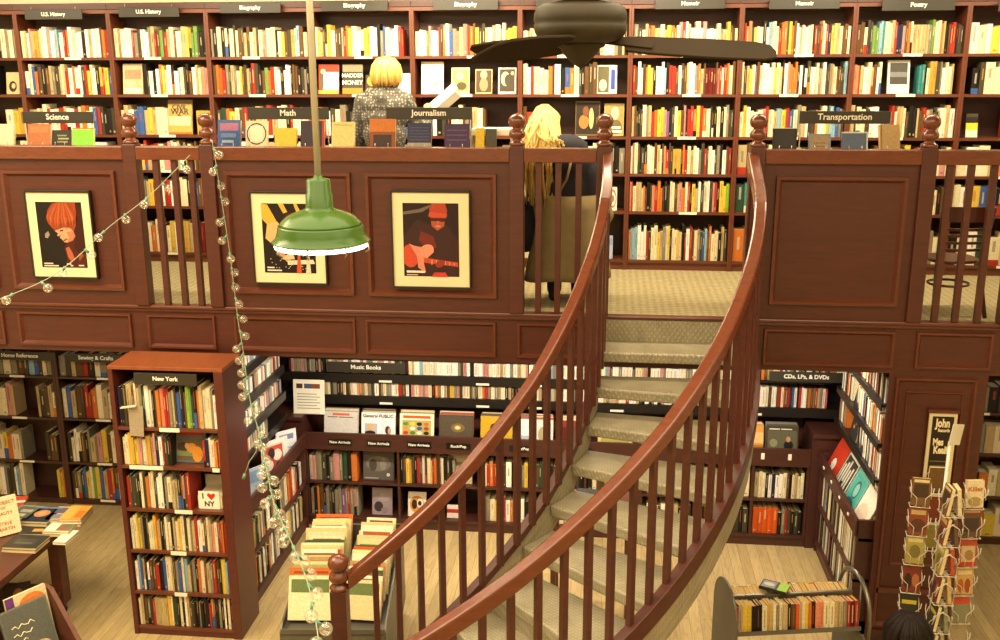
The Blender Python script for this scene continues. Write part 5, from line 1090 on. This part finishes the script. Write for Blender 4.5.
for k, z in enumerate(LV):
    for side, dx, dy, yaw in (('left', -.155, -.05, -.12), ('right', .16, -.05, .12), ('inner left', -.03, -.15, -1.52), ('inner right', .03, -.15, 1.52), ('back', 0, .16, PI)):
        if side == 'back' and k > 2: continue
        pocket(SX+dx, SY+dy, z, yaw)
        spec = (PB if side in ('left', 'inner left', 'back') else PC)[k]
        tx = [('Killer', .042, .5, .68, 'orange_ink')] if side == 'right' and k == 0 else ()
        faceout('paperback', f'{spec[2]} paperback in the {ordw(k+1)} pocket down, {side} column of the spinner', Matrix.Translation((SX+dx, SY+dy, z+.004)) @ Matrix.Rotation(yaw, 4, 'Z') @ Matrix.Translation((0, -.02, 0)) @ Matrix.Rotation(-.12, 4, 'X'), .107, .172, .024, spec[1], col=spec[0], mat='printed', group='paperbacks in the wire spinner', txt=tx)

# ================================================================ people
def capsule(bm, p0, p1, r0, r1, n=14):
    p0, p1 = Vector(p0), Vector(p1); d = p1-p0; L_ = d.length; q = (d if L_ > 1e-6 else Vector((0, 0, 1))).to_track_quat('Z', 'Y').to_matrix()
    rings = []
    for j in range(1, 5): a = PI/2*j/5; rings.append((r0*math.sin(a), -r0*math.cos(a)))
    rings.append((r0, 0)); rings.append((r1, L_))
    for j in range(1, 5): a = PI/2*j/5; rings.append((r1*math.cos(a), L_+r1*math.sin(a)))
    vs = [bm.verts.new(p0+q @ Vector((0, 0, -r0)))]; R_ = []
    for rr_, z in rings: R_.append([bm.verts.new(p0+q @ Vector((rr_*math.cos(2*PI*k/n), rr_*math.sin(2*PI*k/n), z))) for k in range(n)])
    e = bm.verts.new(p0+q @ Vector((0, 0, L_+r1)))
    for k in range(n): bm.faces.new((vs[0], R_[0][(k+1) % n], R_[0][k])); bm.faces.new((e, R_[-1][k], R_[-1][(k+1) % n]))
    for a, b in zip(R_[:-1], R_[1:]):
        for k in range(n): bm.faces.new((a[k], a[(k+1) % n], b[(k+1) % n], b[k]))
def ellip(bm, c, rad, rot=None):
    M = Matrix.Translation(Vector(c)) @ (rot.to_4x4() if rot is not None else Matrix.Identity(4)) @ Matrix.Diagonal((rad[0], rad[1], rad[2], 1))
    bmesh.ops.create_uvsphere(bm, u_segments=20, v_segments=14, radius=1, matrix=M)
def blob(name, prims, mat, parent, voxel=.011, smooth=3):
    bm = bmesh.new()
    for p in prims:
        if p[0] == 'c': capsule(bm, *p[1:])
        else: ellip(bm, *p[1:])
    off = parent_world(parent)
    bmesh.ops.translate(bm, verts=bm.verts, vec=-off)
    me = bpy.data.meshes.new(name); bm.to_mesh(me); bm.free(); me.materials.append(MATS[mat])
    o = bpy.data.objects.new(name, me); COLL.objects.link(o); o.parent = parent
    rm = o.modifiers.new('r', 'REMESH'); rm.mode = 'VOXEL'; rm.voxel_size = voxel; rm.use_smooth_shade = True
    if smooth: sm = o.modifiers.new('s', 'SMOOTH'); sm.iterations = smooth; sm.factor = .5
    return o
def strands_hair(paths, r, mat, parent, name='hair', cap=()):
    m = MB()
    for p in paths:
        n = len(p); m.tube(p, [r*(1-.75*max(0, i/(n-1)-.55)/.45) for i in range(n)], mat, 6)
    for c, rad in cap:
        pr = [(rad[0]*math.sin(PI*j/12), -rad[2]*math.cos(PI*j/12)) for j in range(13)]; pr[0] = (.001, -rad[2]); pr[-1] = (.001, rad[2])
        m.lathe(pr, c, mat, 20, M=Matrix.Diagonal((1, rad[1]/rad[0], 1, 1)))
    return m.build(name, parent)
def hand(prims, w, d, up, s=1.0, curl=.5, grip=None):
    """Palm and five fingers from wrist w along d; up is the thumb side."""
    d = Vector(d).normalized(); up = Vector(up); up = (up-d*up.dot(d)).normalized(); n = d.cross(up)
    w = Vector(w)
    for q in (-.028, 0, .028): prims.append(('c', w+up*q*s*.6, w+d*.085*s+up*q*s, .013*s, .012*s))
    for k, (off, ln) in enumerate(((.03, .07), (.011, .08), (-.009, .075), (-.028, .06))):
        a = w+d*.088*s+up*off*s; b = a+(d*math.cos(curl)-n*math.sin(curl))*ln*.5*s; c = b+(d*math.cos(curl*2)-n*math.sin(curl*2))*ln*.5*s
        prims.append(('c', a, b, .0095*s, .0085*s)); prims.append(('c', b, c, .0085*s, .007*s))
    t = w+d*.03*s+up*.03*s; t2 = t+(d*.6+up*.7-n*.3).normalized()*.035*s; t3 = t2+(d*.9+up*.2-n*.4).normalized()*.03*s
    prims.append(('c', t, t2, .012*s, .010*s)); prims.append(('c', t2, t3, .010*s, .008*s))
def head(prims, c, f, up=Vector((0, 0, 1)), s=1.0):
    """Skull, jaw, nose, ears around c, face towards f."""
    f = Vector(f).normalized(); up = (up-f*up.dot(f)).normalized(); sd = f.cross(up); c = Vector(c)
    R_ = Matrix((sd, f, up)).transposed()
    prims.append(('e', c+up*.03*s, (.073*s, .092*s, .095*s), R_)); prims.append(('e', c-up*.035*s+f*.022*s, (.058*s, .066*s, .075*s), R_)); prims.append(('e', c-up*.09*s+f*.055*s, (.028*s, .028*s, .024*s), R_))
    prims.append(('c', c+up*.01*s+f*.088*s, c-up*.025*s+f*.105*s, .010*s, .015*s))
    prims.append(('e', c-up*.058*s+f*.086*s, (.024*s, .010*s, .010*s), R_))
    for q in (-1, 1):
        prims.append(('e', c+sd*q*.075*s-up*.005*s, (.010*s, .02*s, .032*s), R_)); prims.append(('e', c+sd*q*.033*s+up*.03*s+f*.078*s, (.02*s, .014*s, .008*s), R_))
    return sd, f, up
def face_parts(c, f, up, parent, s=1.0):
    f = Vector(f).normalized(); up = (up-f*up.dot(f)).normalized(); sd = f.cross(up); c = Vector(c); m = MB()
    for q in (-1, 1): m.lathe([(.001, -.011*s), (.008*s, -.007*s), (.011*s, 0), (.008*s, .007*s), (.001, .011*s)], c+sd*q*.033*s+up*.008*s+f*.08*s, 'eye_dark', 12)
    m.build('eye', parent)
    MB().tube([c+sd*-.022*s-up*.058*s+f*.094*s, c-up*.060*s+f*.099*s, c+sd*.022*s-up*.058*s+f*.094*s], .004*s, 'lips', 8).build('mouth', parent)

# --- woman with the blonde bob, reading at the upstairs shelves (back to us)
bx, by, z = -1.765, 7.92, M2
o = thing('person', 'woman with blonde bob and dotted grey blouse reading a white booklet upstairs', 'person', (bx, by, z))
hc = Vector((bx+.02, by+.02, z+1.66)); f = Vector((.45, .85, -.25)); B_ = []
head(B_, hc, f)
B_ += [('c', hc-Vector((.01, .03, .09)), (bx, by-.02, z+1.48), .052, .058), ('e', (bx, by, z+1.37), (.175, .10, .13)), ('e', (bx, by, z+1.14), (.14, .095, .16)), ('e', (bx, by, z+.94), (.165, .115, .13))]
sl, sr = Vector((bx-.17, by, z+1.455)), Vector((bx+.17, by+.01, z+1.455))
el, er = Vector((bx-.25, by+.03, z+1.12)), Vector((bx+.27, by+.10, z+1.15)); wl, wr = Vector((bx-.02, by+.24, z+1.15)), Vector((bx+.30, by+.27, z+1.30))
for a, b, c in ((sl, el, wl), (sr, er, wr)): B_ += [('c', a, b, .05, .042), ('c', b, c, .04, .028)]
hand(B_, wl, (.35, .5, .35), (0, -.2, 1)); hand(B_, wr, (-.1, .4, .8), (-1, .2, .2), curl=.35)
for s in (-1, 1): B_ += [('c', (bx+s*.085, by, z+.88), (bx+s*.09, by+.01, z+.47), .085, .06), ('c', (bx+s*.09, by+.01, z+.47), (bx+s*.09, by-.01, z+.09), .056, .038), ('c', (bx+s*.09, by-.04, z+.045), (bx+s*.1, by+.14, z+.035), .042, .034)]
blob('body', B_, 'skin', o, .009)
face_parts(hc, f, Vector((0, 0, 1)), o)
C_ = [('e', (bx, by, z+1.42), (.20, .115, .105)), ('c', (bx-.09, by, z+1.50), (bx+.09, by, z+1.50), .065, .065), ('e', (bx, by, z+1.33), (.195, .12, .12)), ('e', (bx, by-.005, z+1.20), (.175, .12, .18)), ('e', (bx, by-.005, z+1.0), (.18, .13, .16)), ('e', (bx, by-.005, z+.90), (.185, .135, .12)), ('c', hc-Vector((.01, .035, .12)), (bx, by-.02, z+1.48), .07, .10)]
for a, b, c in ((sl, el, wl), (sr, er, wr)): C_ += [('c', a, b, .068, .06), ('c', b, b+(c-b)*.82, .058, .046)]
blob('blouse', C_, 'dotted_blouse', o, .011)
T_ = []
for s in (-1, 1): T_ += [('c', (bx+s*.085, by, z+.86), (bx+s*.09, by+.01, z+.47), .10, .075), ('c', (bx+s*.09, by+.01, z+.47), (bx+s*.09, by-.01, z+.10), .07, .062)]
blob('trousers', T_+[('e', (bx, by, z+.88), (.17, .12, .1))], 'denim', o, .012)
for s in (-1, 1): blob('shoe', [('c', (bx+s*.09, by-.05, z+.045), (bx+s*.1, by+.15, z+.04), .045, .038)], 'shoe', o, .009)
hp = []
fh = Vector((.45, .85, 0)).normalized(); sd = Vector((fh.y, -fh.x, 0)); r = random.Random(2)
for k in range(150):
    a = r.uniform(-2.45, 2.45); dirv = -fh*math.cos(a)+sd*math.sin(a)
    top = hc+Vector((0, 0, .118))+dirv*r.uniform(.0, .03); rr_ = r.uniform(.092, .108); ln = r.uniform(.075, .10) if abs(a) < 1.9 else r.uniform(.04, .09)
    hp.append([top, hc+dirv*rr_*.62+Vector((0, 0, .108)), hc+dirv*rr_*.98+Vector((0, 0, .06)), hc+dirv*(rr_+.012)+Vector((0, 0, -.0)), hc+dirv*(rr_+.010)+Vector((0, 0, -ln*.7)), hc+dirv*(rr_-.004+r.uniform(-.012, .01))+Vector((0, 0, -ln))])
strands_hair(hp, .013, 'blonde_bob', o, cap=[(hc+Vector((0, 0, .035))-fh*.008, (.088, .10, .098))])
pb = MB()
cM = Matrix.Translation((bx+.31, by+.30, z+1.345)) @ Matrix.Rotation(math.radians(50), 4, 'Y')
pb.box(-.095, -.002, 0, .003, .0, .30, 'paper', None, cM @ Matrix.Rotation(-.8, 4, 'Z')).box(.002, .095, 0, .003, .0, .27, 'paper', None, cM @ Matrix.Rotation(.9, 4, 'Z'))
tag(pb.build('booklet'), 'open white booklet held by the woman in dotted blouse', 'booklet')

# --- long-haired blonde woman bending behind the balusters, in a navy hooded top and khaki coat
bx, by, z = -.30, 7.42, M2
o = thing('person', 'bending woman with long blonde hair, navy hood and khaki coat behind the balusters', 'person', (bx, by, z))
hc = Vector((-.47, by+.10, z+1.29)); f = Vector((-.35, .75, -.62)); upv = Vector((-.2, .35, .8)); B_ = []
head(B_, hc, f, upv)
B_ += [('c', hc+Vector((.03, -.06, -.07)), (bx-.04, by, z+1.08), .054, .06), ('e', (bx, by-.01, z+.98), (.19, .115, .15)), ('e', (bx+.01, by-.01, z+.78), (.15, .10, .16)), ('e', (bx+.02, by, z+.62), (.165, .12, .14))]
sl, sr = Vector((bx-.19, by+.02, z+1.02)), Vector((bx+.19, by+.02, z+.98)); el, er = Vector((bx-.27, by+.12, z+.74)), Vector((bx+.27, by+.10, z+.72)); wl, wr = Vector((bx-.18, by+.32, z+.72)), Vector((bx+.12, by+.33, z+.72))
for a, b, c in ((sl, el, wl), (sr, er, wr)): B_ += [('c', a, b, .05, .042), ('c', b, c, .04, .028)]
hand(B_, wl, (.1, .8, -.1), (.4, 0, 1)); hand(B_, wr, (-.1, .8, -.1), (-.4, 0, 1))
for s in (-1, 1): B_ += [('c', (bx+.02+s*.085, by, z+.58), (bx+s*.09, by-.03, z+.36), .085, .06), ('c', (bx+s*.09, by-.03, z+.36), (bx+s*.09, by-.01, z+.08), .055, .038), ('c', (bx+s*.09, by-.03, z+.04), (bx+s*.1, by+.14, z+.035), .04, .034)]
blob('body', B_, 'skin', o, .009)
face_parts(hc, f, upv, o)
C_ = [('e', (bx, by-.01, z+1.03), (.20, .135, .14)), ('e', (bx, by-.015, z+.88), (.19, .13, .17)), ('e', (bx-.01, by-.03, z+1.12), (.165, .13, .12)), ('e', (bx+.0, by-.06, z+1.02), (.14, .11, .13)), ('e', (bx+.12, by+.01, z+.92), (.13, .12, .19)), ('e', (bx-.12, by+.01, z+.92), (.13, .12, .19))]
for a, b, c in ((sl, el, wl), (sr, er, wr)): C_ += [('c', a, b, .068, .06), ('c', b, b+(c-b)*.85, .056, .045)]
blob('hooded_top', C_, 'navy_knit', o, .011)
fr = []                                                            # the coat: a flared shell with soft folds
for j, (zz, ax, ay) in enumerate(((.80, .215, .15), (.70, .225, .165), (.6, .24, .175), (.45, .265, .19), (.34, .29, .205), (.22, .31, .215), (.175, .312, .217))):
    fr.append([Vector((bx+.015*(7-j)/7+ax*(1+.05*math.sin(6*t+.4)*j/6+.03*math.sin(11*t)*j/6)*math.cos(t), by-.01+ay*(1+.05*math.sin(6*t+.4)*j/6)*math.sin(t), z+zz+.02*math.sin(3*t)*(j > 4))) for t in [2*PI*k/48 for k in range(48)]])
MB().sweep(fr, 'khaki', smooth=True).build('coat', o, fix=True)
for a, b, c, lab in ((sl, el, wl, 'l'), (sr, er, wr, 'r')): blob('coat_sleeve', [('c', a+Vector((0, 0, -.2)), b+Vector((0, -.02, -.08)), .07, .075), ('c', b+Vector((0, -.02, -.08)), b+(c-b)*.3+Vector((0, 0, -.22)), .07, .06)], 'khaki', o, .012)
for s in (-1, 1): blob('boot', [('c', (bx+s*.09, by-.03, z+.30), (bx+s*.09, by-.02, z+.09), .062, .055), ('c', (bx+s*.09, by-.04, z+.045), (bx+s*.1, by+.15, z+.04), .044, .038)], 'black_cloth', o, .009)
hp = []; r = random.Random(6)
fn = f.normalized(); u2 = (upv-fn*upv.dot(fn)).normalized(); s2 = fn.cross(u2)
crown = hc+u2*.10-fn*.03
for k in range(210):
    a = r.uniform(-PI, PI); dirv = s2*math.sin(a)-fn*math.cos(a)*.9+u2*.1
    sidew = -1 if r.random() < .72 else 1
    p1 = crown+dirv*.05+u2*.02; p2 = hc+dirv*r.uniform(.095, .115)+u2*.04
    L_ = r.uniform(.32, .58) if sidew < 0 else r.uniform(.12, .24)
    base_ = Vector((-.56+r.uniform(-.10, .17), by-.10+r.uniform(-.05, .10), 0)) if sidew < 0 else Vector((-.40+r.uniform(-.06, .10), by-.10+r.uniform(-.04, .04), 0))
    p3 = Vector(((p2.x+base_.x)/2+.0, (p2.y+base_.y)/2-.05, hc.z-.06)); zt = hc.z-L_
    p4 = Vector((base_.x, base_.y-.03, (hc.z-.06+zt)/2)); p5 = Vector((base_.x+r.uniform(-.03, .03), base_.y, zt))
    hp.append([crown+u2*.01, p1, p2, p3, p4, p5])
strands_hair(hp, .012, 'blonde_long', o, cap=[(hc+u2*.03-fn*.012, (.092, .10, .105))])
MB().tube([(bx+.03, by-.17, z+1.06), (bx+.0, by-.18, z+.93), (bx-.05, by-.175, z+.84)], .009, 'khaki', 8).build('coat_cord', o)
q = aty(525, 232, 7.38)
bg_ = blob_bag = thing('shoulder_bag', 'black shoulder bag at the left side of the bending woman', 'bag', (q.x+.0, 7.40, z+.38))
blob('bag_body', [('e', (q.x+.01, 7.42, z+.58), (.06, .11, .17)), ('e', (q.x+.01, 7.42, z+.48), (.065, .12, .12))], 'black_cloth', bg_, .012)
MB().tube([(q.x, 7.36, z+.70), (q.x+.05, 7.36, z+.95), (q.x+.13, 7.40, z+1.09), (q.x+.12, 7.50, z+.95), (q.x+.02, 7.50, z+.70)], .009, 'black_cloth', 8).build('strap', bg_)

# --- dark-haired person standing below, only the top of the head in view
hc = Vector((1.535, 4.66, 1.405)); bx, by = 1.535, 4.64
o = thing('person', 'dark-haired person below, only the crown of the head in view at bottom right', 'person', (bx, by, 0))
f = Vector((.3, .9, -.15)); B_ = []; head(B_, hc, f)
B_ += [('c', hc-Vector((0, .03, .09)), (bx, by, 1.20), .05, .055), ('e', (bx, by, 1.08), (.17, .10, .15)), ('e', (bx, by, .86), (.14, .095, .16)), ('e', (bx, by, .70), (.16, .115, .12))]
for s in (-1, 1):
    a, b, c = Vector((bx+s*.18, by, 1.09)), Vector((bx+s*.23, by-.01, .84)), Vector((bx+s*.22, by+.08, .62)); B_ += [('c', a, b, .047, .04), ('c', b, c, .038, .027)]; hand(B_, c, (0, .15, -1), (0, 1, 0))
    B_ += [('c', (bx+s*.08, by, .66), (bx+s*.085, by+.01, .36), .08, .056), ('c', (bx+s*.085, by+.01, .36), (bx+s*.085, by-.01, .08), .052, .036), ('c', (bx+s*.085, by-.04, .04), (bx+s*.095, by+.13, .035), .04, .033)]
blob('body', B_, 'skin', o, .01); face_parts(hc, f, Vector((0, 0, 1)), o)
C_ = [('e', (bx, by, 1.10), (.19, .12, .13)), ('e', (bx, by, .9), (.17, .12, .18)), ('e', (bx, by, .72), (.18, .135, .13))]
for s in (-1, 1): C_ += [('c', (bx+s*.18, by, 1.09), (bx+s*.23, by-.01, .84), .062, .055), ('c', (bx+s*.23, by-.01, .84), (bx+s*.22, by+.06, .66), .052, .045)]
blob('jacket', C_, 'black_cloth', o, .012)
blob('trousers', [('e', (bx, by, .66), (.165, .12, .1))]+[('c', (bx+s*.08, by, .64), (bx+s*.085, by+.01, .1), .095, .06) for s in (-1, 1)], 'denim', o, .013)
hp = []; r = random.Random(9); fh = Vector((.3, .9, 0)).normalized(); sd = Vector((fh.y, -fh.x, 0))
for k in range(150):
    a = r.uniform(-2.5, 2.5); dirv = -fh*math.cos(a)+sd*math.sin(a); rr_ = r.uniform(.094, .108); ln = r.uniform(.10, .25)
    hp.append([hc+Vector((0, 0, .125))+fh*.02, hc+dirv*rr_*.6+Vector((0, 0, .112)), hc+dirv*rr_+Vector((0, 0, .05)), hc+dirv*(rr_+.006)+Vector((0, 0, -ln*.5)), hc+dirv*(rr_-.01)+Vector((0, 0, -ln))])
strands_hair(hp, .012, 'dark_hair', o, cap=[(hc+Vector((0, 0, .035)), (.09, .102, .098))])
# ================================================================ light
def area(x, y, z, sx, sy, e, c, rot=(0, 0, 0)):
    l = bpy.data.lights.new('ceiling_lamp_or_fill', 'AREA'); l.shape = 'RECTANGLE'; l.size = sx; l.size_y = sy; l.energy = e; l.color = lin(c)[:3]
    o = bpy.data.objects.new('ceiling_lamp_or_fill', l); COLL.objects.link(o); o.location = (x, y, z); o.rotation_euler = rot; return o
WARM = 'ffebc4'
for x, e in ((-5.2, 46), (-3.3, 54), (-1.5, 95), (.2, 80), (1.9, 56), (3.6, 44)):      # lamps washing the upstairs shelves
    area(x, 7.55, 5.0, 1.2, .3, e*LE, WARM, (math.radians(22), 0, 0))
area(0, 3.2, 5.05, 7, 3.5, 430*LE, WARM)                                              # lamps over the open hall
area(-2, .5, 5.05, 6, 2, 120*LE, WARM)
area(-4.4, 4.6, 5.05, 2.6, 2.6, 330*LE, WARM)  # added fill light, brightens the lower floor at left
for x, e in ((-4.6, 10), (-1.9, 40), (-.4, 38), (1.3, 36)):                              # lamps under the balcony
    area(x, 7.55, 2.08, .9, .12, e*LE, 'fff0d8', (math.radians(8), 0, 0))
area(3.4, 7.6, 2.08, .6, .12, 10*LE, 'fff0d8')
w = bpy.data.worlds.new('World'); sc.world = w; w.use_nodes = True
w.node_tree.nodes['Background'].inputs[0].default_value = lin('ffe6bd'); w.node_tree.nodes['Background'].inputs[1].default_value = .10
# ================================================================ camera
cd = bpy.data.cameras.new('camera'); cd.sensor_width = 36; cd.lens = 36*FPX/1000; cd.clip_start = .05
cam = bpy.data.objects.new('camera', cd); COLL.objects.link(cam)
cam.matrix_world = Matrix.Translation(CAM) @ Matrix((RIGHT, UP, -FWD)).transposed().to_4x4()
sc.camera = cam
vs_ = sc.view_settings; vs_.view_transform = 'Standard'; vs_.look = 'None'; vs_.gamma = 1; vs_.use_curve_mapping = False; vs_.exposure = EXPO
# ================================================================ books: rank what shows, the rest as one mass per kind
bpy.context.view_layer.update()
dg = bpy.context.evaluated_depsgraph_get()
def shown(s):
    M = s['M']; t, h = s['t'], s['h']; n = 0; pts = [(t*.5, -.004, h*.5), (t*.5, -.004, h*.92), (t*.5, -.004, h*.1), (t*.1, -.004, h*.7), (t*.9, -.004, h*.3)]
    for p in pts:
        q = M @ Vector(p); x, y = proj(q)
        if not (0 <= x < 1000 and 0 <= y < 640): continue
        d = q-CAM; L_ = d.length
        ok, loc, *_r = sc.ray_cast(dg, CAM, d/L_, distance=L_-.004)
        if not ok: n += 1
    a = [proj(M @ Vector(p)) for p in ((0, 0, 0), (t, 0, 0), (t, 0, h), (0, 0, h))]
    ar = abs(sum(a[i][0]*a[(i+1) % 4][1]-a[(i+1) % 4][0]*a[i][1] for i in range(4)))/2
    return ar*n/5
for s in SPECS: s['area'] = shown(s)
CATS = dict(book='book', cd_case='CD', dvd_case='DVD', record_sleeve='record', paperback='paperback')
MASS = dict(book=('book_rows', 'remaining rows of upright books filling the shelves around'), cd_case=('cd_rows', 'remaining CD cases filling the nook wall racks'), dvd_case=('dvd_rows', 'remaining DVD cases in the nook racks'),
            record_sleeve=('record_rows', 'remaining record sleeves in the right side browser'), paperback=('paperback_rows', 'remaining paperbacks in the cart'))
NOUN = dict(book='book', cd_case='CD case', dvd_case='DVD case', record_sleeve='record spine', paperback='paperback spine')
for kind in CATS:
    L_ = sorted([s for s in SPECS if s['kind'] == kind], key=lambda s: -s['area'])
    lim = {'book': 300-0, 'cd_case': 300}.get(kind, 300)
    solo = [s for s in L_[:lim] if s['area'] > 0]; rest = [s for s in L_ if s['area'] <= 0]+[s for s in L_[lim:] if s['area'] > 0]
    for s in solo:
        mb = MB(); book_geo(mb, s); th = s['thick']; tw = 'thick ' if th > 1.3 else 'thin ' if th < .72 else ''
        o = mb.build(kind)
        tag(o, f"{tw}{NAMES[s['ch']]} {NOUN[kind]}, {ordw(s['n'])} from {s['start']}, {s['place']}", CATS[kind], s['group'] or 'spines on the '+s['place'])
    if rest:
        mb = MB()
        for s in rest: book_geo(mb, s)
        o = mb.build(MASS[kind][0]); o['kind'] = 'stuff'; tag(o, MASS[kind][1], CATS[kind]+'s')
    print('KIND', kind, len(L_), 'solo', len(solo), 'min area', solo[-1]['area'] if solo else 0, 'rest', len(rest))
